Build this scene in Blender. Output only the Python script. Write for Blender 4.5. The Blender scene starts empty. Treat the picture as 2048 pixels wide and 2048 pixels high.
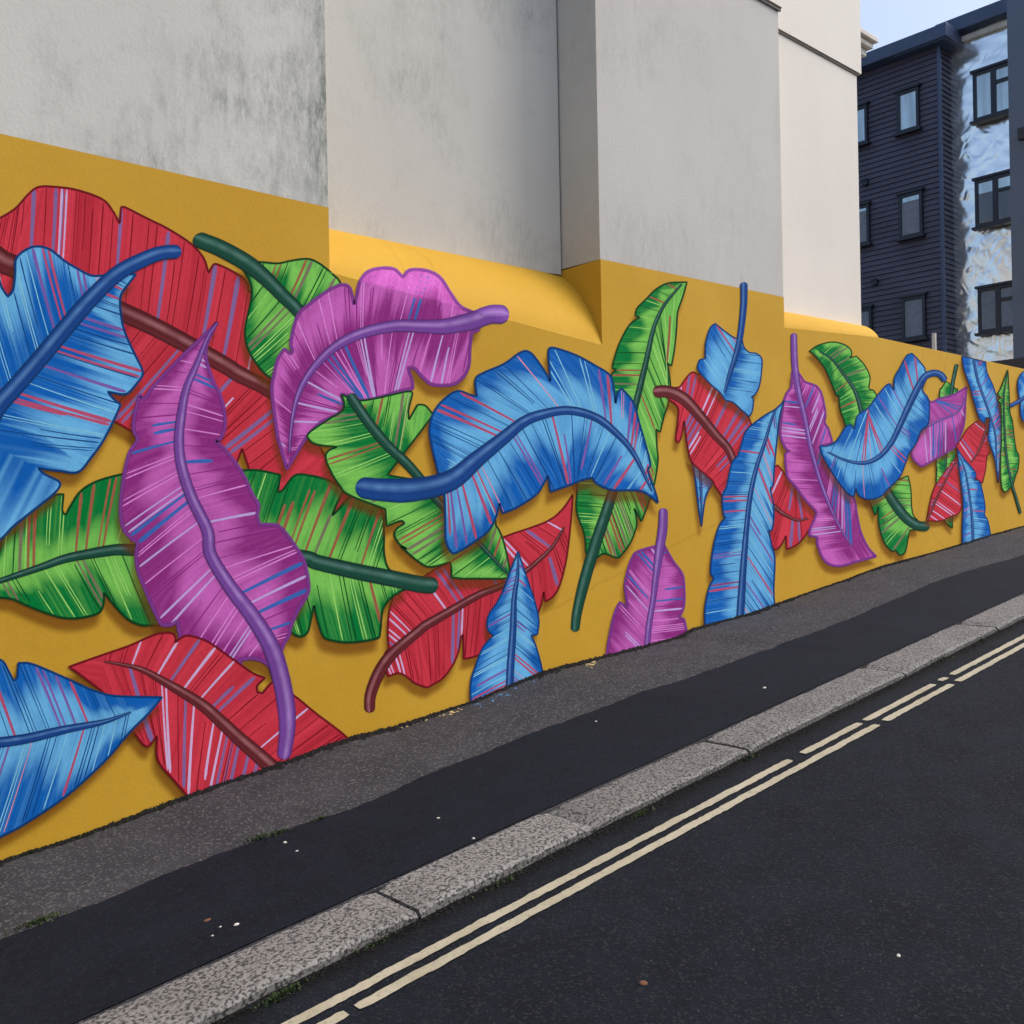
import bpy, math, random
import numpy as np
from mathutils import Vector, Matrix
from mathutils.bvhtree import BVHTree
rnd = random.Random(7); nr = np.random.RandomState(5)
S = bpy.context.scene; COL = S.collection

# ---------------------------------------------------------------- camera, sky, sun, exposure
YAW, PITCH, ROLL, FPX, TH = 0.728354, 0.0018654, 0.0183923, 1975.96, 0.1139945
EYE = np.array([0, 0, 1.6])
_f = np.array([math.sin(YAW)*math.cos(PITCH), math.cos(YAW)*math.cos(PITCH), math.sin(PITCH)])
_r = np.array([math.cos(YAW), -math.sin(YAW), 0.0]); _d = -np.cross(_r, _f)
_c, _s = math.cos(ROLL), math.sin(ROLL)
RC = np.array([_c*_r+_s*_d, -_s*_r+_c*_d, _f])          # rows: right, down, forward
cam = bpy.data.objects.new('camera', bpy.data.cameras.new('camera')); COL.objects.link(cam)
cam.data.sensor_width = 36; cam.data.lens = 36*FPX/2048; cam.data.clip_end = 500; cam.data.clip_start = 0.05
M = Matrix([[RC[0][i], -RC[1][i], -RC[2][i], EYE[i]] for i in range(3)]+[[0, 0, 0, 1]])
cam.matrix_world = M; S.camera = cam
W = bpy.data.worlds.new('World'); S.world = W; W.use_nodes = True
wn = W.node_tree.nodes; bg = wn['Background']
sky = wn.new('ShaderNodeTexSky'); sky.sky_type = 'NISHITA'; sky.sun_disc = False
SUN_EL, SUN_AZ = math.radians(57), math.radians(126)     # azimuth clockwise from +Y (towards the wall)
sky.sun_elevation = SUN_EL; sky.sun_rotation = SUN_AZ; sky.air_density = 1.0; sky.dust_density = 4.5; sky.ozone_density = 1.0
W.node_tree.links.new(sky.outputs[0], bg.inputs[0]); bg.inputs[1].default_value = 0.15
sd = Vector((math.sin(SUN_AZ)*math.cos(SUN_EL), math.cos(SUN_AZ)*math.cos(SUN_EL), math.sin(SUN_EL)))
sun = bpy.data.objects.new('sun', bpy.data.lights.new('sun', 'SUN')); COL.objects.link(sun)
sun.data.energy = 0.5; sun.data.angle = math.radians(60); sun.data.color = (1.0, 0.96, 0.9)
sun.rotation_euler = sd.to_track_quat('Z', 'Y').to_euler(); sun.location = (0, 0, 30)
S.view_settings.view_transform = 'Standard'; S.view_settings.look = 'None'; S.view_settings.gamma = 1
S.view_settings.exposure = 0.64
S.render.engine = 'CYCLES'
S.cycles.transparent_max_bounces = 32; S.cycles.max_bounces = 6

# ---------------------------------------------------------------- helpers
def rays(P):
    P = np.asarray(P, float).reshape(-1, 2)
    return np.stack([P[:, 0]-1024, P[:, 1]-1024, np.full(len(P), FPX)], 1) @ RC
def hit(P, n, c):
    d = rays(P); n = np.asarray(n, float); t = (c-n@EYE)/(d@n); return EYE+t[:, None]*d
def hx(x, y, n, c): return hit([(x, y)], n, c)[0]
NY = (0, 1, 0); NX = (1, 0, 0); TT = math.tan(TH); NR = (-TT, 0, 1)
D = 4.6                                                   # distance of the painted wall
def lin(c):
    c = np.asarray(c, float)/255.0
    return np.where(c <= 0.04045, c/12.92, ((c+0.055)/1.055)**2.4)
def tag(o, label=None, cat=None, group=None, kind=None):
    if label: o['label'] = label
    if cat: o['category'] = cat
    if group: o['group'] = group
    if kind: o['kind'] = kind
    return o
def mesh(name, V, F, mat, parent=None, cols=None, smooth=False):
    me = bpy.data.meshes.new(name); me.from_pydata([tuple(map(float, v)) for v in V], [], F); me.update()
    if cols is not None:
        a = me.color_attributes.new('Col', 'FLOAT_COLOR', 'POINT'); a.data.foreach_set('color', np.asarray(cols, np.float32).ravel())
    if smooth: me.polygons.foreach_set('use_smooth', [True]*len(me.polygons))
    me.materials.append(mat)
    o = bpy.data.objects.new(name, me); COL.objects.link(o)
    if parent: o.parent = parent
    return o
def empty(name, loc=(0, 0, 0)):
    o = bpy.data.objects.new(name, None); COL.objects.link(o); o.location = loc; o.empty_display_size = .2; return o
BF = [(0, 3, 2, 1), (4, 5, 6, 7), (0, 1, 5, 4), (1, 2, 6, 5), (2, 3, 7, 6), (3, 0, 4, 7)]
def boxv(x0, x1, y0, y1, z0, z1): return [(x0, y0, z0), (x1, y0, z0), (x1, y1, z0), (x0, y1, z0), (x0, y0, z1), (x1, y0, z1), (x1, y1, z1), (x0, y1, z1)]
class MB:
    def __init__(s): s.V = []; s.F = []
    def box(s, *a): s.add(boxv(*a), BF)
    def add(s, V, F):
        n = len(s.V); s.V += [tuple(v) for v in V]; s.F += [tuple(i+n for i in f) for f in F]
    def build(s, name, mat, parent=None, bevel=0, smooth=False):
        o = mesh(name, s.V, s.F, mat, parent, smooth=smooth)
        if bevel:
            b = o.modifiers.new('b', 'BEVEL'); b.width = bevel; b.segments = 2
        return o

# ---- materials
def newmat(name):
    m = bpy.data.materials.new(name); m.use_nodes = True; return m, m.node_tree.nodes, m.node_tree.links, m.node_tree.nodes['Principled BSDF']
def noise(N, L, scale, detail=4, rough=.55, vec=None, stretch=None):
    n = N.new('ShaderNodeTexNoise'); n.inputs['Scale'].default_value = scale; n.inputs['Detail'].default_value = detail; n.inputs['Roughness'].default_value = rough
    g = N.new('ShaderNodeNewGeometry')
    if stretch:
        mp = N.new('ShaderNodeMapping'); mp.inputs['Scale'].default_value = stretch; L.new(g.outputs['Position'], mp.inputs['Vector']); L.new(mp.outputs[0], n.inputs['Vector'])
    else: L.new(g.outputs['Position'], n.inputs['Vector'])
    return n.outputs['Fac']
def ramp(N, L, fac, stops):
    r = N.new('ShaderNodeValToRGB'); L.new(fac, r.inputs[0]); e = r.color_ramp.elements
    while len(e) < len(stops): e.new(.5)
    for k, (p, c) in enumerate(stops):
        e[k].position = p; e[k].color = (*c, 1) if hasattr(c, '__len__') else (c, c, c, 1)
    return r.outputs[0]
def mix(N, L, fac, a, b, mode='MIX'):
    m = N.new('ShaderNodeMix'); m.data_type = 'RGBA'; m.blend_type = mode
    for k, v in ((0, fac), (6, a), (7, b)):
        if isinstance(v, (int, float)): m.inputs[k].default_value = v
        elif isinstance(v, (tuple, list, np.ndarray)): m.inputs[k].default_value = (*v[:3], 1)
        else: L.new(v, m.inputs[k])
    return m.outputs[2]
def bump(N, L, B, h, strength, dist):
    b = N.new('ShaderNodeBump'); b.inputs['Strength'].default_value = strength; b.inputs['Distance'].default_value = dist
    L.new(h, b.inputs['Height']); L.new(b.outputs[0], B.inputs['Normal'])
def plain(name, c, rough=.6, metal=0, var=.12, sc=6):
    m, N, L, B = newmat(name)
    n = noise(N, L, sc); r = ramp(N, L, n, [(.3, 1-var), (.7, 1+var)])
    L.new(mix(N, L, 1.0, c, r, 'MULTIPLY'), B.inputs['Base Color']); B.inputs['Roughness'].default_value = rough; B.inputs['Metallic'].default_value = metal
    return m
KL = 0.62                                                  # display value of a colour on the wall = albedo * KL
def alb(*c): return tuple(np.clip(lin(c)/KL, 0, .92))

def paint_mat():
    m, N, L, B = newmat('mural_paint')
    a = N.new('ShaderNodeAttribute'); a.attribute_name = 'Col'
    n1 = noise(N, L, 2.2, 5); n2 = noise(N, L, 45, 3)
    c = mix(N, L, 1.0, a.outputs['Color'], ramp(N, L, n1, [(.3, .9), (.7, 1.06)]), 'MULTIPLY')
    c = mix(N, L, 1.0, c, ramp(N, L, n2, [(.3, .94), (.7, 1.05)]), 'MULTIPLY')
    L.new(c, B.inputs['Base Color']); B.inputs['Roughness'].default_value = .75; B.inputs['Specular IOR Level'].default_value = .08
    L.new(a.outputs['Alpha'], B.inputs['Alpha'])
    bump(N, L, B, noise(N, L, 140, 3), .25, .002)
    return m
M_PAINT = paint_mat()
def yellow_mat():
    m, N, L, B = newmat('ochre_masonry_paint')
    n1 = noise(N, L, 1.1, 5); n2 = noise(N, L, 26, 4); n3 = noise(N, L, 6, 6, .7, stretch=(1, 1, .3))
    c = ramp(N, L, n1, [(.3, alb(168, 129, 36)), (.7, alb(176, 138, 46))])
    c = mix(N, L, 1.0, c, ramp(N, L, n2, [(.25, .97), (.75, 1.02)]), 'MULTIPLY')
    c = mix(N, L, ramp(N, L, n3, [(.62, 0.), (.8, .25)]), c, alb(140, 98, 30))
    v = N.new('ShaderNodeTexVoronoi'); v.feature = 'DISTANCE_TO_EDGE'; v.inputs['Scale'].default_value = .33; v.inputs['Randomness'].default_value = 1
    g = N.new('ShaderNodeNewGeometry'); wv = N.new('ShaderNodeMix'); wv.data_type = 'RGBA'; wv.inputs[0].default_value = .12; nz = N.new('ShaderNodeTexNoise'); nz.inputs['Scale'].default_value = 3; nz.inputs['Detail'].default_value = 8
    L.new(g.outputs['Position'], nz.inputs['Vector']); L.new(g.outputs['Position'], wv.inputs[6]); L.new(nz.outputs['Color'], wv.inputs[7]); L.new(wv.outputs[2], v.inputs['Vector'])
    c = mix(N, L, ramp(N, L, v.outputs['Distance'], [(.0, .22), (.002, 0.)]), c, alb(130, 94, 30))
    L.new(c, B.inputs['Base Color']); B.inputs['Roughness'].default_value = .65; B.inputs['Specular IOR Level'].default_value = .15
    bump(N, L, B, noise(N, L, 60, 6, .7), .45, .004)
    return m
M_YEL = yellow_mat()
def white_mat(name, base, dirt, amount, edge=None, sc=2.2):
    m, N, L, B = newmat(name)
    n1 = noise(N, L, sc, 8, .68); n2 = noise(N, L, 14, 8, .8, stretch=(1.6, 1, .45)); n3 = noise(N, L, .7, 4, .5, stretch=(1.3, 1, .6))
    c = mix(N, L, ramp(N, L, n3, [(.35, 0.), (.7, 1.)]), base, tuple(.9*b for b in base))
    mul = N.new('ShaderNodeMath'); mul.operation = 'MULTIPLY'; L.new(ramp(N, L, n1, [(.45, 0.), (.72, 1.)]), mul.inputs[0]); L.new(ramp(N, L, n2, [(.42, 0.1), (.62, 1.)]), mul.inputs[1])
    mm = N.new('ShaderNodeMath'); mm.operation = 'MULTIPLY'; L.new(mul.outputs[0], mm.inputs[0]); mm.inputs[1].default_value = amount
    fac = mm.outputs[0]
    if edge:                                               # mould running down beside a vertical joint
        g = N.new('ShaderNodeNewGeometry'); sx = N.new('ShaderNodeSeparateXYZ'); L.new(g.outputs['Position'], sx.inputs[0])
        mr = N.new('ShaderNodeMapRange'); mr.inputs['From Min'].default_value = edge-.5; mr.inputs['From Max'].default_value = edge+.02; L.new(sx.outputs[0], mr.inputs[0])
        pw = N.new('ShaderNodeMath'); pw.operation = 'POWER'; L.new(mr.outputs[0], pw.inputs[0]); pw.inputs[1].default_value = 3
        p2 = N.new('ShaderNodeMath'); p2.operation = 'MULTIPLY'; L.new(pw.outputs[0], p2.inputs[0]); L.new(ramp(N, L, n2, [(.35, 0.15), (.6, 1.)]), p2.inputs[1])
        ad = N.new('ShaderNodeMath'); ad.operation = 'ADD'; ad.use_clamp = True; L.new(fac, ad.inputs[0]); L.new(p2.outputs[0], ad.inputs[1]); fac = ad.outputs[0]
    c = mix(N, L, fac, c, dirt)
    L.new(c, B.inputs['Base Color']); B.inputs['Roughness'].default_value = .8
    bump(N, L, B, noise(N, L, 55, 6, .75), .5, .005)
    return m
XE0 = hx(657, 415, NY, D)[0]
M_W0 = white_mat('weathered_render', alb(178, 178, 171), alb(104, 108, 102), .9, XE0, sc=1.5)
M_W1 = white_mat('grey_render', alb(176, 175, 168), alb(118, 120, 112), .85, sc=1.1)
M_W2 = white_mat('pale_render', alb(168, 166, 160), alb(120, 120, 114), .5, sc=1.2)
M_W3 = white_mat('clean_cream_render', alb(200, 194, 184), alb(170, 160, 145), .15)
M_DARKJ = plain('dark_joint', (.16, .145, .125), .8)
def asphalt(name, base, var, speck, sc=160, bumps=.5, bdist=.004, dirtShadeY=False):
    m, N, L, B = newmat(name)
    n1 = noise(N, L, 4, 8, .7); n2 = noise(N, L, sc, 3, .7); n3 = noise(N, L, sc*.45, 2, .6)
    v = N.new('ShaderNodeTexVoronoi'); v.inputs['Scale'].default_value = sc*.55; g = N.new('ShaderNodeNewGeometry'); L.new(g.outputs['Position'], v.inputs['Vector'])
    c = mix(N, L, 1.0, base, ramp(N, L, n1, [(.3, 1-var), (.7, 1+var)]), 'MULTIPLY')
    c = mix(N, L, ramp(N, L, n2, [(.35, 0.), (.75, 1.)]), tuple(.55*b for b in base), c) if False else mix(N, L, 1.0, c, ramp(N, L, n2, [(.3, .5), (.7, 1.5)]), 'MULTIPLY')
    c = mix(N, L, ramp(N, L, v.outputs['Color'], [(.72, 0.), (.8, 1.)]), c, speck) if speck else c
    if dirtShadeY:  # black band towards the kerb: gutter dirt plus the gutter shadow painted in
        sx = N.new('ShaderNodeSeparateXYZ'); L.new(g.outputs['Position'], sx.inputs[0])
        mr = N.new('ShaderNodeMapRange'); mr.inputs['From Min'].default_value = 2.62; mr.inputs['From Max'].default_value = 2.71; L.new(sx.outputs[1], mr.inputs[0])
        q = N.new('ShaderNodeMath'); q.operation = 'MULTIPLY'; L.new(mr.outputs[0], q.inputs[0]); L.new(ramp(N, L, noise(N, L, 12, 6, .75), [(.25, 0.), (.5, 1.)]), q.inputs[1])
        c = mix(N, L, q.outputs[0], c, (.003, .003, .0028))
    L.new(c, B.inputs['Base Color']); B.inputs['Roughness'].default_value = .85; B.inputs['Specular IOR Level'].default_value = .15
    bump(N, L, B, n3, bumps, bdist)
    return m
M_ROAD = asphalt('road_asphalt', (.008, .0105, .0165), .36, (.02, .023, .028), 230, .7, .006, True)
M_PATCH = asphalt('smooth_asphalt', (.0072, .0095, .016), .28, (.014, .017, .024), 240, .3, .002)
M_STRIP = asphalt('rough_aggregate', (.045, .0455, .052), .24, (.115, .112, .112), 200, .8, .006)
def granite():
    m, N, L, B = newmat('granite')
    n1 = noise(N, L, 84, 3, .55); n2 = noise(N, L, 3, 5, .6); n3 = noise(N, L, 180, 2)
    c = ramp(N, L, n1, [(.42, (.035, .035, .035)), (.47, (.145, .142, .135)), (.6, (.23, .222, .208))])
    c = mix(N, L, 1.0, c, ramp(N, L, n2, [(.3, .95), (.7, 1.25)]), 'MULTIPLY')
    c = mix(N, L, 1.0, c, ramp(N, L, n3, [(.3, .85), (.7, 1.1)]), 'MULTIPLY')
    oi = N.new('ShaderNodeObjectInfo'); c = mix(N, L, 1.0, c, ramp(N, L, oi.outputs['Random'], [(0., .82), (1., 1.12)]), 'MULTIPLY')
    L.new(c, B.inputs['Base Color']); B.inputs['Roughness'].default_value = .75
    bump(N, L, B, n1, .6, .004); return m
M_GRAN = granite()
def linemat():
    m, N, L, B = newmat('yellow_road_paint')
    n = noise(N, L, 60, 6, .8); n2 = noise(N, L, 7, 4)
    c = ramp(N, L, n2, [(.3, (.36, .33, .23)), (.7, (.47, .43, .32))])
    c = mix(N, L, ramp(N, L, n, [(.54, 0.), (.7, .8)]), c, (.07, .068, .06))
    L.new(c, B.inputs['Base Color']); B.inputs['Roughness'].default_value = .7; bump(N, L, B, noise(N, L, 150), .4, .003); return m
M_LINE = linemat()
M_CLAD = plain('dark_cladding', (.075, .07, .105), .55, var=.18, sc=1.2)
M_FASC = plain('blue_grey_fascia', (.055, .085, .16), .4)
M_FRAME = plain('window_frame_dark', (.012, .016, .03), .4)
M_BLUEW = plain('blue_grey_cladding', (.085, .12, .185), .5, var=.06, sc=.6)
def foil():
    m, N, L, B = newmat('silver_foil_membrane')
    B.inputs['Base Color'].default_value = (.92, .96, .97, 1); B.inputs['Metallic'].default_value = .85; B.inputs['Roughness'].default_value = .2
    n = N.new('ShaderNodeTexNoise'); n.noise_type = 'RIDGED_MULTIFRACTAL'; n.inputs['Scale'].default_value = 2.6; n.inputs['Detail'].default_value = 6; n.inputs['Distortion'].default_value = 1.2
    g = N.new('ShaderNodeNewGeometry'); L.new(g.outputs['Position'], n.inputs['Vector']); bump(N, L, B, n.outputs['Fac'], .4, .05); return m
M_FOIL = foil()
def glass(name, c, metal=.0):
    m, N, L, B = newmat(name); n = noise(N, L, 1.5, 2, stretch=(1, 3, .4))
    L.new(mix(N, L, ramp(N, L, n, [(.35, 0.), (.7, 1.)]), c, tuple(min(1, 1.5*x+.01) for x in c)), B.inputs['Base Color'])
    B.inputs['Roughness'].default_value = .05; B.inputs['Specular IOR Level'].default_value = 1.0; B.inputs['Metallic'].default_value = metal; return m
M_GLSKY = glass('sky_reflecting_glass', (.42, .5, .52), .6)
M_GLDK = glass('dark_glass', (.05, .06, .075))
M_CURT = plain('net_curtain', (.22, .25, .29), .9, sc=9)
M_GREEN = plain('moss_green', (.03, .055, .014), .9, var=.4, sc=30)
M_GRIT = plain('dark_grit', (.006, .0055, .005), .95, var=.4, sc=30)
M_PALE = plain('pale_chip', (.62, .6, .55), .8)
M_BROWN = plain('dead_leaf_brown', (.16, .07, .03), .9)
M_YCHIP = plain('spilt_ochre_paint', (.55, .45, .2), .8)
M_GROUND = plain('ground_earth', (.05, .05, .05), .9)

# ---------------------------------------------------------------- ground
def fx(X): return X*TT
road = mesh('road', [(-14, -8, fx(-14)), (70, -8, fx(70)), (70, 2.745, fx(70)), (-14, 2.745, fx(-14))], [(0, 1, 2, 3)], M_ROAD); tag(road, kind='structure')
gr = mesh('ground', [(-300, -300, -2.2), (300, -300, -2.2), (300, 300, -2.2), (-300, 300, -2.2)], [(0, 1, 2, 3)], M_GROUND); tag(gr, kind='structure')
BASEPX = [(0, 1724.6), (145, 1679), (254, 1639), (362, 1597), (543, 1534), (700, 1476), (795, 1453), (940, 1406), (1085, 1344), (1215, 1311.6), (1350, 1277), (1377, 1262), (1493.6, 1229), (1687, 1161.6), (1763, 1132.6), (1863, 1107), (1979, 1071), (2048, 1053)]
bp = hit(BASEPX, NY, D)
BX = np.concatenate([[-6], bp[:, 0], [70]]); s0 = TT
BZ = np.concatenate([[bp[0, 2]-s0*(bp[0, 0]+6)], bp[:, 2], [bp[-1, 2]+s0*(70-bp[-1, 0])]])
def base(X): return np.interp(X, BX, BZ)
HK = .035; YK0, YK1 = 2.74, 3.0
def wob(x, k, seed):
    r = np.random.RandomState(seed); p = r.rand(6)*6.28; f = k*np.array([1, 1.7, 2.9, 4.3, 7.1, 11.3]); a = 1/np.array([1, 1.5, 2, 2.6, 3.4, 5])
    return sum(a[i]*np.sin(x*f[i]+p[i]) for i in range(6))/2.5
def pave_z(X, Y):
    t = np.clip((Y-YK1)/(D-YK1), 0, 1.1)
    return (1-t)*(fx(X)+HK)+t*base(X)+.004*wob(X, 1.3, 3)*np.sin(t*3.14)
xs = np.concatenate([np.arange(-6, 16, .06), np.arange(16, 70.1, 1)]); ys = np.linspace(YK1-.01, D+.06, 22)
V = [(x, y, pave_z(x, y)) for x in xs for y in ys]; n = len(ys)
F = [(i*n+j, (i+1)*n+j, (i+1)*n+j+1, i*n+j+1) for i in range(len(xs)-1) for j in range(n-1)]
pv = mesh('pavement', V, F, M_STRIP, smooth=True); tag(pv, kind='structure')
pbvh = BVHTree.FromPolygons([Vector(v) for v in V], F)
def on_pave(x, y):
    d = Vector(rays([(x, y)])[0]).normalized(); h = pbvh.ray_cast(Vector(EYE), d)
    if h[0] is not None and h[0].y < D-.004: return h[0]
    X = hx(x, y, NY, D)[0]; return Vector((X, D-.012, float(pave_z(X, D-.012))))
# darker resurfaced patch along the pavement
ED = [(0, 1874.6), (127, 1827), (315, 1748), (489, 1686), (600, 1645), (700, 1613.8), (867, 1540), (1048, 1467), (1200, 1412), (1350, 1362), (1532, 1297), (1640, 1258), (1803, 1190), (1857, 1166), (2048, 1108)]
ep = [on_pave(*q) for q in ED]; EX = [-6]+[p.x for p in ep]+[70]; EY = [ep[0].y]+[p.y for p in ep]+[ep[-1].y]
xs2 = np.concatenate([np.arange(-6, 14, .025), np.arange(14, 70, .8)])
V = []; k = 9
for i, x in enumerate(xs2):
    ye = float(np.interp(x, EX, EY))+.011*wob(x, 7, 11)+.01*(rnd.random()-.5)
    for j in range(k):
        y = YK1+.002+(ye-YK1)*j/(k-1); V.append((x, y, pave_z(x, y)+(.006 if j < k-1 else -.002)))
F = [(i*k+j, (i+1)*k+j, (i+1)*k+j+1, i*k+j+1) for i in range(len(xs2)-1) for j in range(k-1)]
tag(mesh('pavement_resurfacing', V, F, M_PATCH, smooth=True), kind='structure')
# granite kerb, stone by stone
kerb = empty('kerb', (0, YK0, 0)); tag(kerb, kind='structure')
kx = [hx(x, y, NR, HK)[0] for x, y in ((866, 1831), (1204, 1654), (1520, 1498), (1830, 1344))]
joints = [kx[0]-4.4, kx[0]-3.2, kx[0]-2.15, kx[0]-1.12]+kx
while joints[-1] < 40: joints.append(joints[-1]+rnd.uniform(.95, 1.5))
for i in range(len(joints)-1):
    x0, x1 = joints[i]+.006, joints[i+1]-.006; mb = MB(); m = max(4, int((x1-x0)/.06)); prof = [(YK0, -.12), (YK0-.004, HK-.012), (YK0+.012, HK), (YK0+.13, HK+.002), (YK1-.008, HK+.001), (YK1, HK-.01), (YK1, -.12)]
    dz = rnd.uniform(-.004, .004); dy = rnd.uniform(-.004, .004); Vv = []
    for a in range(m+1):
        x = x0+(x1-x0)*a/m; e = .012*(1 if a in (0, m) else 0)
        for b, (y, z) in enumerate(prof):
            w = .006*wob(x, 14, 31+i) if b in (1, 2) else .004*wob(x, 11, 50+i)
            zz = z-(e if 0 < b < 6 else 0)+(.0025*wob(x*1.3+y*9, 12, 70+i) if 0 < b < 6 else 0)
            Vv.append((x+(.05*(y-YK0) if False else 0), y+w*(b < 3)+dy, zz+dz+fx(x)))
    q = len(prof); Ff = [(a*q+b, (a+1)*q+b, (a+1)*q+b+1, a*q+b+1) for a in range(m) for b in range(q-1)]+[tuple(range(q)), tuple(reversed(range(m*q, m*q+q)))]
    o = mesh('kerb_stone', Vv, Ff, M_GRAN, kerb, smooth=False); o.matrix_parent_inverse = Matrix.Translation((0, -YK0, 0))
# double yellow lines
def xr(x, y): return hx(x, y, NR, .004)[0]
def line(y0, segs):
    mb = MB()
    for a, b in segs:
        m = max(3, int((min(b, 14)-a)/.02)); X = np.concatenate([np.linspace(a, min(b, 14), m), [b] if b > 14 else []]); VV = []
        for i, x in enumerate(X):
            e = .005 if i in (0, len(X)-1) else 0
            VV += [(x, y0-.021+e+.003*wob(x, 22, 5)+rnd.uniform(-.002, .002), fx(x)+.004), (x, y0+.021-e+.003*wob(x, 19, 6)+rnd.uniform(-.002, .002), fx(x)+.004)]
        mb.add(VV, [(2*i, 2*i+2, 2*i+3, 2*i+1) for i in range(len(X)-1)])
    o = mb.build('yellow_line', M_LINE); tag(o, kind='structure')
line(2.535, [(-6, xr(1583, 1520)), (xr(1604, 1506), xr(1720, 1446)), (xr(1728, 1440), xr(1873, 1369)), (xr(1880, 1361), xr(1895, 1355)), (xr(1904, 1349), 60)])
line(2.452, [(-6, xr(700, 2030)), (xr(721, 2019), xr(1761, 1450)), (xr(1765, 1440), xr(1910, 1369)), (xr(1915, 1362), 60)])

# ---------------------------------------------------------------- the painted wall and the rendered building
X0 = -6.0; XA = XE0; XB = hx(1202.5, 600, NY, D)[0]; XC = hx(1567.5, 594, NY, D)[0]; XD = hx(1757, 675, NY, D)[0]
def depth_at(px, py, X): return hx(px, py, NX, X)      # point of a pixel ray on the plane X=const
pr1 = depth_at(1105, 547, XB); R1 = pr1[1]-D; pr3 = depth_at(1722, 651, XD); R3 = pr3[1]-D
ZA0 = hx(0, 267, NY, D)[2]; ZA = hx(657, 415, NY, D)[2]; ZB = hx(1201, 518, NY, D)[2]; ZC = hx(1567, 594, NY, D)[2]; ZD = hx(1757, 675, NY, D)[2]; ZE = hx(2048, 738, NY, D)[2]
c1a = hx(662, 545, NY, D)[2]; c1b = hx(1203, 690, NY, D)[2]; t1a = hx(662, 460, NY, D+R1)[2]; t1b = pr1[2]
c3a = hx(1568, 655, NY, D)[2]; c3b = ZD; t3a = hx(1569, 624.5, NY, D+R3)[2]; t3b = pr3[2]
print('R1', R1, 'R3', R3, 'X', XA, XB, XC, XD, 'Z', ZA0, ZA, ZB, ZC, ZD, ZE, t1a, t1b, c1a, c1b, t3a, t3b, c3a)
pw = empty('painted_wall', (XB, D, 0)); tag(pw, 'long ochre wall painted with big red, blue, green and purple banana leaves', 'wall')
def wp(o): o.matrix_parent_inverse = Matrix.Translation((-XB, -D, 0)); return o
def lerp(a, b, t): return a+(b-a)*t
mb = MB()
def zface(Xs, zt):                                       # front plane strips, cut into a fine column grid for a slightly uneven face
    V = []; F = []; m = 2
    for i, x in enumerate(Xs): V += [(x, D, base(x)-.35), (x, D, zt(x))]
    mb.add(V, [(2*i, 2*i+2, 2*i+3, 2*i+1) for i in range(len(Xs)-1)])
zface(np.linspace(X0, XA, 30), lambda x: lerp(ZA0, ZA, np.clip((x-1.2)/(XA-1.2), 0, 1)))
zface(np.linspace(XA, XB, 20), lambda x: lerp(c1a, c1b, (x-XA)/(XB-XA)))
zface(np.linspace(XB, XC, 20), lambda x: lerp(ZB, ZC, (x-XB)/(XC-XB)))
zface(np.linspace(XC, XD, 10), lambda x: lerp(c3a, c3b, (x-XC)/(XD-XC)))
zface(np.linspace(XD, 45, 20), lambda x: lerp(ZD, ZE, min(1, (x-XD)/3.4)))
# top of the free-standing stretch
XE = 45
ztop = [(x, lerp(ZD, ZE, min(1, (x-XD)/3.4))) for x in np.linspace(XD, XE, 20)]
mb.add([p for x, z in ztop for p in ((x, D, z), (x, D+.3, z+.02), (x, D+.3, 0))], [f for i in range(19) for f in ((3*i, 3*i+3, 3*i+4, 3*i+1), (3*i+1, 3*i+4, 3*i+5, 3*i+2))])
PROF = [(0, 0), (.17, .05), (.34, .16), (.5, .28), (.66, .44), (.78, .59), (.87, .72), (.95, .86), (1, 1)]
_u = np.array([p[0] for p in PROF]); _v = np.array([p[1] for p in PROF]); _t = np.arange(len(PROF)); _q = np.linspace(0, 8, 25)
PROF = [(float(np.interp(q, _t, _u)), float(np.interp(q, _t, _v))) for q in _q]
for _k in range(3): PROF = [PROF[0]]+[tuple((np.array(PROF[i-1])+2*np.array(PROF[i])+np.array(PROF[i+1]))/4) for i in range(1, 24)]+[PROF[-1]]
coves = []
def cove(xa, xb, R, ta, tb, ca, cb, end=False):
    nx = 24; V = []
    for i in range(nx+1):
        t = i/nx; x = lerp(xa, xb, t); zt = lerp(ta, tb, t); zc = lerp(ca, cb, t)
        for u, v in PROF: V.append((x, D+R*(1-u), zt+(zc-zt)*v))
    q = len(PROF); F = [(i*q+j, i*q+j+1, (i+1)*q+j+1, (i+1)*q+j) for i in range(nx) for j in range(q-1)]
    if end:
        a = nx*q; V.append((xb, D+R, cb-.3)); V.append((xb, D, cb-.3)); F.append(tuple(range(a, a+q))+(len(V)-1, len(V)-2))
    coves.append((V, F)); k_ = MB(); k_.add(V, F); wp(k_.build('rounded_ledge', M_YEL, pw, smooth=not end))
cove(XA, XB, R1, t1a, t1b, c1a, c1b)
cove(XC, XD, R3, t3a, t3b, c3a, c3b, True)
# painted returns
mb.add([(XB, D, ZB), (XB, D+R1, t1b+.012), (XB, D+R1, c1b), (XB, D, c1b)], [(0, 1, 2, 3)])
mb.add([(XA, D, ZA), (XA, D+R1, ZA), (XA, D+R1, c1a), (XA, D, c1a)], [(3, 2, 1, 0)])
mb.add([(XC, D, ZC), (XC, D+R3, ZC), (XC, D+R3, c3a), (XC, D, c3a)], [(3, 2, 1, 0)])
o = wp(mb.build('wall_face', M_YEL, pw)); cv = []
for V, Fc in coves:
    n0 = len(cv); 
allV = [Vector(v) for V, Fc in coves for v in V]; off = len(coves[0][0])
cbvh = BVHTree.FromPolygons(allV, coves[0][1]+[tuple(i+off for i in f) for f in coves[1][1]])

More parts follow.
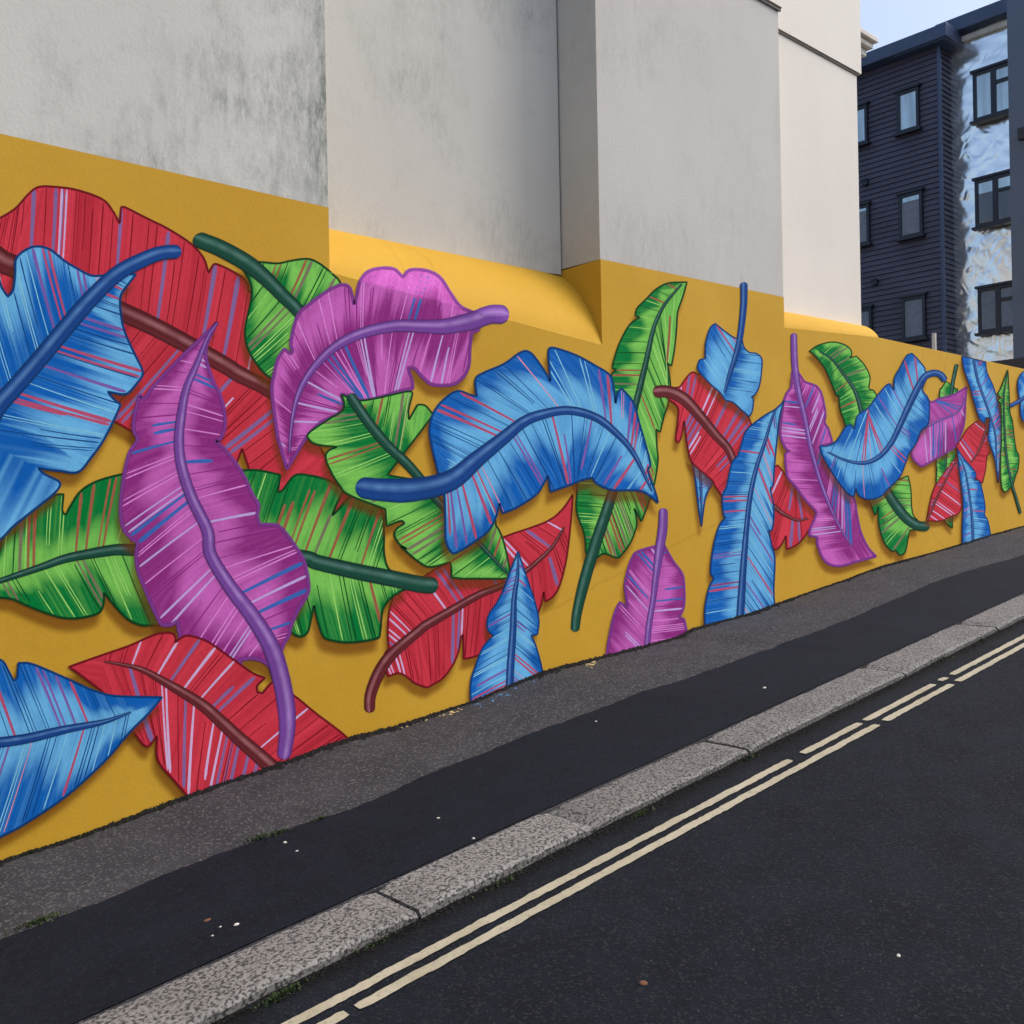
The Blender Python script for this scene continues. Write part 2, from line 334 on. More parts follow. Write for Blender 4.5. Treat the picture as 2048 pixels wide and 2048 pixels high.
rb = empty('rendered_building', (XB, D+1, 3.3)); tag(rb, 'pale rendered building with stepped bays standing above the painted wall', 'building')
def rp(o): o.matrix_parent_inverse = Matrix.Translation((-XB, -D-1, -3.3)); return o
HT = 10.0
def quadgrid(p0, p1, z0a, z0b, z1, mat, name, nx=8):
    V = []; 
    for i in range(nx+1):
        t = i/nx; x = lerp(p0[0], p1[0], t); y = lerp(p0[1], p1[1], t); V += [(x, y, lerp(z0a, z0b, t)), (x, y, z1)]
    return V, [(2*i, 2*i+2, 2*i+3, 2*i+1) for i in range(nx)]
def panel(name, mat, parts):
    m = MB()
    for p in parts: m.add(*quadgrid(*p, mat, name))
    return rp(m.build(name, mat, rb))
e = .004
panel('wall_bay', M_W0, [((X0, D+e), (XA, D+e), ZA0, ZA, HT), ((XA, D+e), (XA, D+R1), ZA, ZA, HT)])
xs0 = depth_at(1052, 500, XB)                               # wedge-shaped pier against the return
XW0 = hx(1050, 400, NY, D+R1)[0]; YW = D+R1-.06
panel('wall_bay', M_W1, [((XA, D+R1), (XW0, D+R1), t1a, lerp(t1a, t1b, (XW0-XA)/(XB-XA)), HT), ((XW0, D+R1), (XB-.012, D+R1-.10), lerp(t1a, t1b, (XW0-XA)/(XB-XA))-.01, t1b-.03, HT)])
panel('wall_bay', M_W2, [((XB, D+R1), (XB, D+e), t1b, ZB, HT), ((XB, D+e), (XC, D+e), ZB, ZC, HT), ((XC, D+e), (XC, D+R3), ZC, ZC, HT)])
XD2 = hx(1718, 400, NY, D+R3)[0]
panel('wall_bay', M_W3, [((XC, D+R3), (XD2, D+R3), t3a, t3b, HT), ((XD2, D+R3), (XD2, D+7), t3b, t3b, HT)])
# drip ledges
l2a, l2b = hx(1530, 0, NY, D), hx(1567, 21.5, NY, D); z2 = (l2a[2]+l2b[2])/2
m = MB(); m.box(XB-.03, XC+.03, D-.022, D+.002, z2, HT); rp(m.build('upper_band', M_W3, rb)); m = MB(); m.box(XB-.02, XC+.02, D-.012, D+.003, z2-.03, z2-.001); rp(m.build('drip_joint', M_DARKJ, rb))
l3a, l3b = hx(1564, 66, NY, D+R3), hx(1712, 145, NY, D+R3); z3 = (l3a[2]+l3b[2])/2; print('ledges', z2, l2a, l2b, z3, l3a, l3b)
m = MB(); m.box(XC, XD2+.05, D+R3-.022, D+R3+.4, z3, HT); rp(m.build('upper_band', M_W3, rb)); m = MB(); m.box(XC, XD2+.02, D+R3-.012, D+R3, z3-.022, z3-.001); rp(m.build('drip_joint', M_DARKJ, rb))
# rear wing with a stepped cornice
YR = D+4.5; cr = hx(1757, 76, NY, YR); zc_ = cr[2]
m = MB(); m.box(XD2-2, cr[0]-.45, YR+.4, YR+4, 2, zc_-.2); rp(m.build('rear_wing', M_W3, rb))
for i, (dx, dz0, dz1) in enumerate([(0, -.09, 0), (-.07, -.2, -.11), (-.16, -.34, -.22), (-.28, -.62, -.36)]):
    m = MB(); m.box(XD2-2, cr[0]+dx, YR-dx, YR+4, zc_+dz0, zc_+dz1); rp(m.build('cornice_moulding', M_W3, rb, bevel=.01))
m = MB(); m.box(XA, XD2-.3, D+R1+.3, D+7, 3.5, HT-.1); rp(m.build('core', M_W3, rb))

ob = empty('shading_building', (-4, -6, 0)); tag(ob, 'unseen plain building added across the road, behind the viewpoint, to darken the near end of the street', 'building')  # out-of-view building, added to darken the near end of the street
m = MB(); m.box(-16, 2.6, -12, -5.0, -2, 9); q = m.build('shading_block', M_W3, ob); q.matrix_parent_inverse = Matrix.Translation((4, 6, 0))
m = MB(); m.box(-16.2, 2.8, -12.2, -4.8, 9, 9.3); q = m.build('roof', M_FASC, ob); q.matrix_parent_inverse = Matrix.Translation((4, 6, 0))

# ---------------------------------------------------------------- clad building far right
XF = 24.0
cb = empty('clad_building', (XF, 13, 2.5)); tag(cb, 'dark boarded apartment block with silver foil bay, beyond the end of the painted wall', 'building')
def cp(o): o.matrix_parent_inverse = Matrix.Translation((-XF, -13, -2.5)); return o
cor = hx(1877, 83, NX, XF); YC = cor[1]; fas0 = hx(1720.5, 116, NX, XF-.3); fas1 = hx(1868.5, 54, NX, XF-.3)
ZR = fas1[2]; ZL = 1.0; YL = YC+9
print('clad', cor, fas0, fas1)
YC2 = YC
q2 = rays([(1903, 300)])[0]; XG = (YC2/q2[1])*q2[0]; print('foil plane X', XG)
m = MB(); m.box(XF+.06, XF+12, YC+.04, YL, ZL, ZR-.3); cp(m.build('block', M_CLAD, cb))
pitch = 10.3/2000*XF/math.cos(math.radians(22))*1.08*.92; zb = ZL+.6; k = 0
bme = None; side = None
while zb < ZR-.35:
    if bme is None:
        V = [(-0.0, YC, 0), (-.0, YL, 0), (.03, YL, pitch), (.03, YC, pitch), (-.022, YC, .0), (-.022, YL, 0)]
        b = MB(); b.add([(-.03, YC, 0), (-.03, YL, 0), (-.003, YL, pitch*.94), (-.003, YC, pitch*.94), (.05, YC, 0), (.05, YL, 0), (.05, YL, pitch*.94), (.05, YC, pitch*.94)], [(0, 3, 2, 1), (4, 5, 6, 7), (0, 1, 5, 4), (3, 7, 6, 2), (0, 4, 7, 3), (1, 2, 6, 5)])
        o = b.build('board', M_CLAD, cb); bme = o.data
        b = MB(); b.add([(0, -.03, 0), (XG-XF, -.03, 0), (XG-XF, -.003, pitch*.94), (0, -.003, pitch*.94), (0, .05, 0), (XG-XF, .05, 0), (XG-XF, .05, pitch*.94), (0, .05, pitch*.94)], [(0, 1, 2, 3), (4, 7, 6, 5), (0, 4, 5, 1), (3, 2, 6, 7), (0, 3, 7, 4), (1, 5, 6, 2)])
        s = b.build('board', M_CLAD, cb); side = s.data
    else:
        o = bpy.data.objects.new('board', bme); COL.objects.link(o); o.parent = cb
        s = bpy.data.objects.new('board', side); COL.objects.link(s); s.parent = cb
    cp(o); cp(s); o.location = (XF, 0, zb); s.location = (XF, YC, zb); zb += pitch
m = MB(); m.box(XF-.045, XF+.03, YC-.045, YC+.03, ZL, ZR-.2); cp(m.build('corner_trim', M_FASC, cb))
m = MB(); m.box(XF-.35, XF+1, YC-.35, YL, ZR-.33, ZR); m.box(XF-.3, XG-.1, YC-.3, YC+1, ZR-.36, ZR-.02); cp(m.build('fascia', M_FASC, cb, bevel=.02))
# foil-wrapped bay
YG0 = YC-6
m = MB(); gy = 60; gz = 120; V = []
def fz(y, z):
    e = math.exp(-((YC-y)/.9))
    return (.05*math.sin(9*z+6*y+2*math.sin(3*z))*e+.035*math.sin(14*z-11*y+3*math.sin(2.3*y+1.7*z))+.02*math.sin(31*z+17*y*math.sin(z))+.015*math.sin(23*y-19*z+2*math.sin(7*y)))*.2
ZG = hx(1900, 62, NX, XG)[2]
for i in range(gy+1):
    y = lerp(YC+.05, YG0, i/gy)
    for j in range(gz+1):
        z = lerp(ZL, ZG-.1, j/gz); V.append((XG+fz(y, z), y, z))
m.add(V, [(i*(gz+1)+j, i*(gz+1)+j+1, (i+1)*(gz+1)+j+1, (i+1)*(gz+1)+j) for i in range(gy) for j in range(gz)])
cp(m.build('foil_sheet', M_FOIL, cb, smooth=True))
m = MB(); m.box(XG+.2, XG+8, YG0, YC, ZL, ZG); cp(m.build('bay_block', M_CLAD, cb))
m = MB(); m.box(XG-.35, XG+2, YG0, YC+.2, ZG-.22, ZG+.12); cp(m.build('fascia', M_FASC, cb, bevel=.02))
m = MB(); m.box(XG-.12, XG-.02, YG0, YC, ZG-.42, ZG-.3); cp(m.build('batten', M_PALE, cb))
def window(px0, px1, pt, pb, X, mats, sashes=1, w=None, sill=True, kind='sky'):
    pm = (px0+px1)/2
    zt = hx(pm, pt, NX, X)[2]; zb_ = hx(pm, pb, NX, X)[2]; y1 = hx(px0, pt, NX, X)[1] if px0 is not None else None; y0 = hx(px1, pt, NX, X)[1]
    if w: y1 = y0+w
    fr = .07; f = MB(); xo = X-.1
    f.box(xo, X+.08, y0, y0+fr, zb_, zt); f.box(xo, X+.08, y1-fr, y1, zb_, zt); f.box(xo, X+.08, y0+fr, y1-fr, zt-fr, zt); f.box(xo, X+.08, y0+fr, y1-fr, zb_, zb_+fr)
    if sashes > 1:
        ym = y0+(y1-y0)*.5; f.box(xo+.002, X+.078, ym-fr*.8, ym+fr*.8, zb_+fr, zt-fr); f.box(xo+.004, X+.076, y0+fr, ym-fr*.8, zt-(zt-zb_)*.32-.04, zt-(zt-zb_)*.32+.04)
    if sill: f.box(xo-.07, X+.03, y0-.06, y1+.06, zb_-.06, zb_-.002); f.box(xo-.04, X+.03, y0-.05, y1+.05, zt+.002, zt+.06)
    fo = cp(f.build('window', M_FRAME, cb))
    g = MB(); g.box(X-.055, X-.045, y0+fr+.001, y1-fr-.001, zb_+fr+.001, zt-fr-.001); go = g.build('pane', mats[0], fo)
    if len(mats) > 1:
        g = MB(); g.box(X-.07, X-.057, y0+fr+.002, y1-fr-.002, zb_+fr+.002, zb_+(zt-zb_)*mats[2]); g.build('curtain', mats[1], fo)
window(1796, 1840, 181, 264, XF, [M_GLSKY]); window(1693, 1737, 217, 293, XF, [M_GLSKY])
window(1800, 1847, 387, 475, XF, [M_GLSKY, M_CURT, .82]); window(1695, 1741, 414, 493, XF, [M_GLSKY, M_CURT, .85])
window(1806, 1853, 594, 679, XF, [M_GLDK, M_CURT, .9]); window(1699, 1746, 619, 700, XF, [M_GLDK, M_CURT, .9])
window(1948, 2030, 136, 234, XG-.12, [M_GLSKY], 2); window(1952, 2034, 353, 448, XG-.12, [M_GLSKY, M_GLDK, .7], 2); window(1958, 2040, 572, 662, XG-.12, [M_GLDK, M_CURT, .9], 2)
for px, py in ((1733, 366), (1752, 565)):
    p = hx(px, py, NX, XF); m = MB(); m.box(XF-.1, XF, p[1]-.07, p[1]+.07, p[2]-.07, p[2]+.07); m.box(XF-.13, XF-.1, p[1]-.08, p[1]+.08, p[2]+.05, p[2]+.08); cp(m.build('vent_cowl', M_FRAME, cb))
m = MB(); p = hx(1867, 690, NX, 18); m.box(18, 18.06, p[1]-.03, p[1]+.03, 1.5, hx(1867, 666, NX, 18)[2]); tag(m.build('white_post', M_PALE), 'thin white post sticking up just behind the top of the painted wall', 'post')
# blue-grey building at the right edge
XH = 17.0; p = hx(2017, 400, NX, XH); YH = p[1]
bb = empty('blue_building', (XH, YH-3, 2)); tag(bb, 'flat blue-grey clad block at the right edge, in front of the foil bay', 'building')
def hp(o): o.matrix_parent_inverse = Matrix.Translation((-XH, -YH+3, -2)); return o
zz = 1.0; w_ = 1.9
for r_ in range(6):
    for c_ in range(4):
        if YH-(c_+1)*w_ > 4.95: m = MB(); m.box(XH, XH+.06, YH-(c_+1)*w_+.008, YH-c_*w_-.008 if c_ else YH, 3.2+r_*2.4-2.4+.008, 3.2+r_*2.4-.008); hp(m.build('cladding_panel', M_BLUEW, bb))
m = MB(); m.box(XH+.05, XH+.9, YH-1.9, YH-.01, .5, 15.2); hp(m.build('block', M_BLUEW, bb))
p = hx(2047, 270, NX, XH); m = MB(); m.box(XH-.12, XH, p[1]-.12, p[1]+.05, p[2]-.09, p[2]+.09); hp(m.build('wall_light', M_FRAME, bb))
m = MB(); p = hx(1960, 716, NX, 16.0); m.box(15.5, 16.5, 5.2, hx(1935, 716, NX, 16.0)[1], 1.5, hx(1990, 722, NX, 15.5)[2]); tag(m.build('low_roof', M_FRAME), 'low dark flat roof just behind the painted wall below the foil bay', 'shed')

# ---------------------------------------------------------------- the mural: every painted leaf, traced and laid on the wall's own surface
TILE = dict(A=(0, 300, .25880), B=(0, 750, .25880), C=(0, 1200, .25880), D=(400, 400, .25880), E=(400, 850, .25880), F=(400, 1200, .25880), G=(800, 500, .25880), H=(800, 950, .25880),
            I=(1150, 500, .20704), J=(1150, 900, .20704), K=(1500, 600, .18116), L=(1500, 850, .18116), M=(1798, 680, .12940), N=(1798, 860, .12940))
def path(s):
    out = []; t = None
    for w in s.split():
        if w in TILE: t = TILE[w]; continue
        a, b = w.split(','); out.append((t[0]+float(a)*t[2], t[1]+float(b)*t[2]))
    return np.array(out)
def crspline(P, step):
    out = []
    Q = np.vstack([2*P[0]-P[1], P, 2*P[-1]-P[-2]])
    for i in range(1, len(Q)-2):
        p0, p1, p2, p3 = Q[i-1:i+3]; n = max(1, int(np.hypot(*(p2-p1))/step)); t = (np.arange(n)/n)[:, None]
        out.append(.5*((2*p1)+(-p0+p2)*t+(2*p0-5*p1+4*p2-p3)*t**2+(-p0+3*p1-3*p2+p3)*t**3))
    out.append(P[-1:]); return np.vstack(out)
def smooth_closed(P, step):
    n = len(P); d = np.roll(P, -1, 0)-P; l = np.hypot(d[:, 0], d[:, 1])+1e-9; d = d/l[:, None]
    ang = np.degrees(np.arccos(np.clip((d*np.roll(d, 1, 0)).sum(1), -1, 1)))
    cs = [i for i in range(n) if ang[i] > 62]
    if not cs: cs = [0]
    out = []
    for a, b in zip(cs, cs[1:]+[cs[0]+n]):
        seg = np.array([P[i % n] for i in range(a, b+1)]); out.append(crspline(seg, step)[:-1] if len(seg) > 1 else seg[:1])
    return np.vstack(out)
def inside(poly, X, Y):
    r = np.zeros(X.shape, bool); n = len(poly)
    for i in range(n):
        x1, y1 = poly[i]; x2, y2 = poly[(i+1) % n]
        if y1 == y2: continue
        c = ((y1 > Y) != (y2 > Y)); r ^= c & (X < (x2-x1)*(Y-y1)/(y2-y1)+x1)
    return r
def raylen(poly, p, d):
    a = poly; b = np.roll(poly, -1, 0); e = b-a; w = a-p; den = d[0]*e[:, 1]-d[1]*e[:, 0]; den = np.where(abs(den) < 1e-9, 1e-9, den)
    t = (w[:, 0]*e[:, 1]-w[:, 1]*e[:, 0])/den; u = (w[:, 0]*d[1]-w[:, 1]*d[0])/den
    ok = (t > .5) & (u >= 0) & (u <= 1); return t[ok].min() if ok.any() else np.nan
def vnoise(x, seed):
    r = np.random.RandomState(seed).rand(4096); i = np.floor(x).astype(int); f = x-i; f = f*f*(3-2*f); return r[i % 4096]*(1-f)+r[(i+1) % 4096]*f
def wallpoint(P, lift):
    """where on the wall's surface each traced point of paint lies, raised by a coat of paint"""
    H = hit(P, NY, D); X = H[:, 0]; Z = H[:, 2]
    z1 = c1a+(c1b-c1a)*(X-XA)/(XB-XA); z3 = c3a+(c3b-c3a)*(X-XC)/(XD-XC)
    m = ((X > XA+.002) & (X < XB-.001) & (Z > z1)) | ((X > XC+.002) & (X < XD) & (Z > z3))
    H[:, 1] = D-lift
    if m.any():
        d = rays(P[m]); idx = np.where(m)[0]
        for k, dd in zip(idx, d):
            h = cbvh.ray_cast(Vector(EYE), Vector(dd).normalized())
            if h[0] is not None:
                nn = h[1]; nn = -nn if nn.dot(Vector(dd)) > 0 else nn; z0_ = z1[k] if X[k] < XB else z3[k]; q = h[0]+nn*float(lift[k]+.003*min(1, max(0, (Z[k]-z0_)/.06))); H[k] = q
    return H
class Art:
    def __init__(s): s.P = []; s.C = []; s.F = []; s.L = []; s.n = 0
    def add(s, P, C, F, lift):
        P = np.asarray(P, float); s.P.append(P); s.C.append(np.asarray(C, float)); s.F += [tuple(int(i)+s.n for i in f) for f in F]; s.L.append(np.full(len(P), lift)); s.n += len(P)
    def strip(s, P, cols, lift, closed=False, N=None):
        """P (k,2) centre line; cols: list of (offset px (k,) or scalar, rgba (k,4) or (4,)) across the strip"""
        k = len(P)
        if N is None:
            T = (np.roll(P, -1, 0)-np.roll(P, 1, 0)) if closed else np.gradient(P, axis=0)
            T = T/(np.hypot(T[:, 0], T[:, 1])[:, None]+1e-9); N = np.stack([-T[:, 1], T[:, 0]], 1)
        q = len(cols); V = np.zeros((k, q, 2)); C = np.zeros((k, q, 4))
        for j, (o, c) in enumerate(cols): V[:, j] = P+N*np.broadcast_to(np.asarray(o, float), (k,))[:, None]; C[:, j] = c
        m = k if closed else k-1
        F = [(i*q+j, ((i+1) % k)*q+j, ((i+1) % k)*q+j+1, i*q+j+1) for i in range(m) for j in range(q-1)]
        s.add(V.reshape(-1, 2), C.reshape(-1, 4), F, lift)
    def build(s, name, parent):
        P = np.vstack(s.P); L = np.concatenate(s.L); H = wallpoint(P, L)
        return mesh(name, H, s.F, M_PAINT, parent, np.vstack(s.C), smooth=True)
def K4(c, a=1.0): return np.array([*alb(*c), a])
PAL = {
 'B': dict(dark=(8, 82, 156), light=(92, 158, 202), out=(8, 52, 100), mid=((18, 60, 120), (84, 126, 172), (20, 56, 116)), st=[((8, 62, 120), 1.1, .95, 9), ((120, 180, 222), 1.2, .6, 5), ((165, 70, 98), 2.2, .8, 3), ((112, 82, 150), 2.0, .8, 3), ((205, 130, 140), 1.0, .5, 1)]),
 'R': dict(dark=(154, 32, 46), light=(188, 54, 68), out=(98, 16, 26), mid=((90, 34, 38), (150, 100, 104), (82, 28, 32)), st=[((118, 18, 32), 1.2, 1.0, 7), ((186, 160, 196), 2.0, .95, 3), ((118, 92, 140), 3.2, .9, 4), ((140, 28, 42), 1.0, .7, 3)]),
 'G': dict(dark=(0, 104, 46), light=(108, 174, 76), out=(8, 56, 26), mid=((20, 60, 48), (80, 116, 108), (18, 66, 50)), st=[((8, 70, 30), 1.3, 1.0, 7), ((142, 84, 62), 2.2, .95, 3), ((110, 106, 84), 2.4, .8, 2), ((140, 196, 100), 1.1, .6, 4)]),
 'P': dict(dark=(122, 38, 108), light=(172, 86, 160), out=(108, 50, 120), mid=((102, 60, 134), (154, 124, 178), (100, 58, 130)), st=[((122, 36, 112), 1.1, .7, 6), ((52, 92, 162), 2.6, .95, 3), ((172, 150, 206), 1.8, .9, 3), ((206, 124, 192), 1.2, .7, 4)]),
}
# kind, outline, midrib, midrib widths, vein angle left (base,tip), vein angle right (base,tip), tone profile left, right, size, label, extra
LC = [(0, .85), (.2, 1), (.36, .9), (.5, .5), (.64, .05), (1, .0)]          # light beside the midrib, dark rim
DC = [(0, .0), (.3, .04), (.48, .5), (.66, .95), (.9, 1.), (1, .7)]          # dark beside the midrib, light rim
FL = [(0, .55), (1, .5)]
RD_ = [(0, .3), (.3, .75), (1, .5)]
LEAVES = [
 ('R', 'A -200,620 -80,560 0,525 120,450 220,340 300,285 430,285 600,310 790,380 870,470 925,570 935,450 960,440 1140,530 1300,610 1470,720 1570,830 1612,950 1640,900 1670,880 1800,940 1900,1010 1925,1100 D 600,700 900,1100 1000,1500 E 900,100 1150,500 1150,700 900,650 650,560 420,480 375,330 325,180 280,300 170,190 B 1500,560 1090,465 890,365 600,250 A 100,1500 -200,1100',
  'A -200,690 0,850 110,900 500,1060 940,1250 1200,1370 1500,1530 1750,1670 D 300,1345 540,1470 E 800,-60 1300,300', [50, 46, 40, 36, 30, 8], (108, 108), (100, 104), FL, FL, 1.15, 'large red leaf at top left'),
 ('G', 'D 470,480 600,490 700,470 830,455 920,490 1020,570 1090,660 1100,900 900,1300 700,1500 560,1390 480,1320 400,1210 355,1100 350,980 380,840 400,720 380,620 300,480',
  'A 1500,670 D 0,310 150,370 350,480 500,600 640,740 760,860 900,1060', [34, 36, 36, 30, 28, 20], (112, 112), (80, 86), DC, LC, 1.1, 'green leaf with dark stem under the top edge'),
 ('P', 'E 670,340 600,100 D 600,1850 555,1500 570,1350 600,1230 650,1150 700,1190 715,1160 700,1100 750,900 850,800 990,700 1090,655 1150,670 1175,740 1190,810 1210,740 1230,640 1290,560 1400,530 1500,540 1565,600 1620,545 1750,550 1850,600 1920,700 G 370,310 460,430 560,480 640,520 600,620 555,640 540,760 530,900 480,990 400,1040 250,1040 170,980 110,915 60,910 90,1000 100,1070 0,1090 D 1400,1520 1250,1550 1130,1510 1090,1500 1110,1600 1050,1660 930,1720 850,1800 E 800,130 730,240',
  'G 840,505 700,500 550,550 350,590 150,590 D 1500,975 1250,1030 1050,1130 900,1270 790,1430 730,1600 700,1800 690,1950', [40, 38, 28, 24, 20, 14, 8, 3], (60, 100), (100, 120), DC, DC, 1.1, 'purple leaf whose stem lies on the rounded ledge'),
 ('R', 'H 1335,150 1250,270 1150,350 1000,410 800,480 500,620 250,740 100,850 -40,900 E 1490,1330 1460,1450 1450,1600 1460,1750 F 1450,380 1420,450 1450,590 1540,565 1620,610 H 100,1600 200,1640 250,1620 330,1570 400,1480 450,1370 470,1260 487,1230 490,1420 550,1410 650,1380 800,1350 1000,1200 1060,1080 1090,1000 1110,900 1120,980 1190,930 1240,830 1290,620 1325,300',
  'F 1310,870 1320,720 1400,530 1500,400 1700,230 H 200,1160 390,1050 600,930 800,850 960,750 1080,650 1180,550 1270,400', [22, 26, 22, 19, 16, 12, 8, 3], (98, 92), (118, 122), FL, FL, 1.0, 'red leaf with curved dark red stem low in the middle'),
 ('G', 'B -200,1620 -60,1500 0,1350 50,1200 390,950 490,920 480,1050 510,1080 540,1020 620,900 750,820 950,765 1100,750 E 300,350 450,350 620,385 600,520 640,500 730,390 850,390 1000,430 1090,490 1100,520 1050,620 1020,700 1070,650 1150,560 1220,570 1350,620 1410,680 1420,850 1420,980 1440,1080 1480,1130 1600,1160 1600,1260 1540,1290 1470,1340 1410,1430 1390,1600 1360,1650 1150,1680 1000,1660 950,1630 910,1520 880,1390 860,1480 830,1600 770,1635 700,1600 600,1500 C 1250,190 1100,195 990,150 900,60 800,-60 800,20 760,100 600,140 450,130 250,60 100,-5 0,-20 -200,-40',
  'E 1840,1240 1700,1230 1500,1190 1200,1130 900,1060 760,1020 B 1500,1320 1060,1350 900,1350 700,1380 500,1420 300,1490 0,1590 -200,1650', [36, 34, 32, 30, 28, 22, 14, 8], (118, 100), (92, 112), LC, LC, 1.2, 'wide green leaf crossing behind the big purple leaf'),
 ('G', 'D 1090,1505 1250,1550 1600,1480 1640,1500 1610,1620 1612,1700 1640,1650 1680,1580 1740,1590 1800,1660 H -100,0 400,100 700,300 740,390 760,420 800,520 840,700 850,780 800,800 600,800 480,800 395,790 395,720 385,672 230,710 130,660 0,550 E 1600,960 1540,920 1500,850 1520,800 1580,760 1550,740 1440,780 1430,650 1150,540 1080,470 1020,380 970,260 990,200 1060,170 900,150 840,110 D 840,1800 1000,1690 1100,1630 1110,1560',
  'D 1150,1500 1300,1720 1450,1900 E 1600,300 1720,440 H 270,180 620,540 840,775', [22, 22, 20, 16, 10, 3], (130, 115), (120, 92), DC, DC, 1.0, 'green leaf behind the long blue leaf'),
 ('G', 'I 1080,310 900,320 780,380 680,480 600,560 580,630 625,655 560,690 500,760 420,920 370,1080 360,1140 400,1160 350,1210 330,1400 J -20,100 20,330 10,550 40,680 80,780 100,900 110,1000 200,1040 280,1000 400,1040 450,1010 530,900 590,750 590,650 570,560 640,690 660,640 720,480 770,300 800,100 I 790,1900 780,1730 820,1760 860,1600 900,1480 920,1300 890,1090 930,1120 960,950 980,750 990,600 1040,450',
  'H 1350,1210 1370,1050 1430,800 1520,500 1620,200 I 480,1900 600,1430 680,1100 760,750 850,550 950,420 1030,330', [18, 24, 24, 20, 14, 12, 8, 3], (104, 100), (140, 145), LC, LC, .9, 'tall green leaf passing under the tip of the long blue leaf'),
 ('B', 'J 1110,60 1150,230 1190,550 1220,740 1250,500 1280,400 1320,310 1200,150', 'J 1200,120 1215,400 1220,720', [6, 4, 1], (120, 120), (120, 120), LC, LC, .8, 'small blue leaf tip showing under a red leaf'),
 ('R', 'I 930,1330 1010,1320 1060,1250 1130,1180 1200,1200 1300,1100 1450,1300 1600,1500 1700,1680 K 200,1900 L 300,440 350,500 420,600 500,690 600,830 700,940 715,1000 690,1080 600,1230 500,1330 400,1370 395,1220 330,1340 270,1380 220,1300 215,1200 J 1600,700 1430,460 1350,350 1330,300 1250,230 1130,120 1090,0 I 1070,1800 1050,1650 1025,1800 1000,1860 970,1830 990,1650 990,1520 900,1440',
  'I 750,1370 900,1370 1050,1440 1200,1600 1350,1780 1480,1930 J 1600,250 L 240,880 380,990 520,1050 640,1030', [26, 26, 22, 18, 14, 12, 8, 3], (120, 100), (65, 80), FL, FL, .85, 'red leaf with hooked stem crossing behind the tall blue leaf'),
 ('B', 'I 1540,850 1450,790 1350,710 1300,760 1260,900 1255,1050 1200,1060 1180,1130 1200,1180 1300,1290 1400,1380 1450,1450 1520,1470 1600,1540 1680,1610 1710,1550 1720,1450 1700,1420 1740,1390 1780,1300 1800,1150 1800,1050 1750,1000 1680,990 1630,940 1610,860',
  'I 1630,310 1625,550 1590,850 1540,1050 1490,1200 1440,1380', [15, 14, 13, 12, 9, 4], (100, 96), (132, 128), DC, LC, .75, 'small blue leaf with upright stem reaching past the top border'),
 ('P', 'J 770,930 600,980 550,1040 510,1150 480,1300 490,1400 502,1520 430,1470 390,1550 350,1700 310,1930 300,2150 1150,2050 1100,1850 1070,1720 1050,1630 1000,1620 1050,1500 1050,1300 1030,1190 950,1080 880,960 860,920',
  'J 850,560 845,750 815,950 780,1200 750,1450 710,1700 690,1950 680,2150', [18, 20, 18, 13, 11, 12, 12, 12], (106, 100), (132, 128), LC, LC, .85, 'purple leaf rising from the pavement with its stem upward'),
 ('B', 'H 910,590 850,740 800,880 750,980 680,1090 675,1190 720,1240 640,1330 580,1480 545,1600 545,1750 560,1950 1150,1900 1110,1650 1095,1500 1050,1330 1010,1240 1060,1230 1070,1120 1040,980 990,830 940,680',
  'H 835,1900 840,1750 850,1500 870,1200 880,950 905,780 910,620', [18, 16, 15, 13, 9, 2], (120, 122), (125, 125), LC, LC, .85, 'pointed blue leaf rising from the pavement'),
 ('B', 'G 290,1720 250,1550 225,1400 250,1270 330,1160 440,1090 540,1120 590,1130 580,1000 640,950 800,880 930,790 990,785 1040,830 1110,930 1160,1020 1150,900 1145,780 1180,755 1350,810 1500,890 1620,970 1650,1080 1662,1190 1680,1100 1710,1070 1800,1180 1850,1350 1930,1640 J 700,200 770,400 800,510 700,430 600,390 400,390 300,370 200,320 H 1485,20 1400,40 1300,80 1160,130 1140,0 1110,60 1050,150 900,250 790,295 765,215 740,320 680,430 550,530 430,600 390,590 350,500 345,300 335,130 G 290,1800',
  'E 1200,475 1400,500 1650,500 1930,430 G 600,1610 800,1450 950,1330 1100,1270 1300,1240 1500,1290 1650,1400 1800,1570 J 740,400', [44, 52, 46, 34, 24, 18, 16, 10, 2], (96, 142), (128, 58), LC, LC, 1.1, 'long arched blue leaf in the middle of the mural'),
 ('P', 'K 450,960 400,1030 370,1120 350,1250 330,1450 350,1560 400,1650 L 435,285 385,330 400,520 420,590 500,680 600,820 720,950 720,1000 660,1150 650,1220 740,1240 740,1320 800,1470 880,1540 1000,1555 1200,1500 1390,1450 1300,1350 1220,1180 1180,1000 1140,800 1000,600 900,450 800,300 780,230 900,200 K 900,1550 860,1420 820,1350 830,1250 790,1050 740,960 680,930 600,900 550,830 510,780 460,800',
  'K 480,365 490,700 530,1000 600,1300 660,1600 740,1900 L 800,700 900,950 1000,1150 1120,1340', [13, 14, 12, 10, 9, 8, 5, 2], (140, 150), (105, 112), DC, DC, .75, 'tall purple leaf standing right of the tall blue leaf'),
 ('B', 'K 370,1110 300,1190 150,1280 0,1390 I 1700,1690 1640,1760 1610,1850 J 1570,50 1510,130 1460,350 1420,450 1430,620 1452,650 1390,730 1340,900 1310,1100 1310,1200 1335,1240 1290,1330 1255,1500 1250,1650 1270,1800 1300,1950 2000,1700 1920,1450 L 270,1500 240,1350 200,1170 240,1150 260,1000 250,850 220,700 250,660 270,400 300,100 K 320,1300',
  'J 1585,1900 1590,1650 1610,1300 1640,900 1680,500 1740,200 K 150,1600 260,1250 350,1140', [17, 16, 13, 10, 9, 6, 2], (102, 98), (140, 142), LC, LC, .85, 'tall blue leaf standing on the pavement line'),
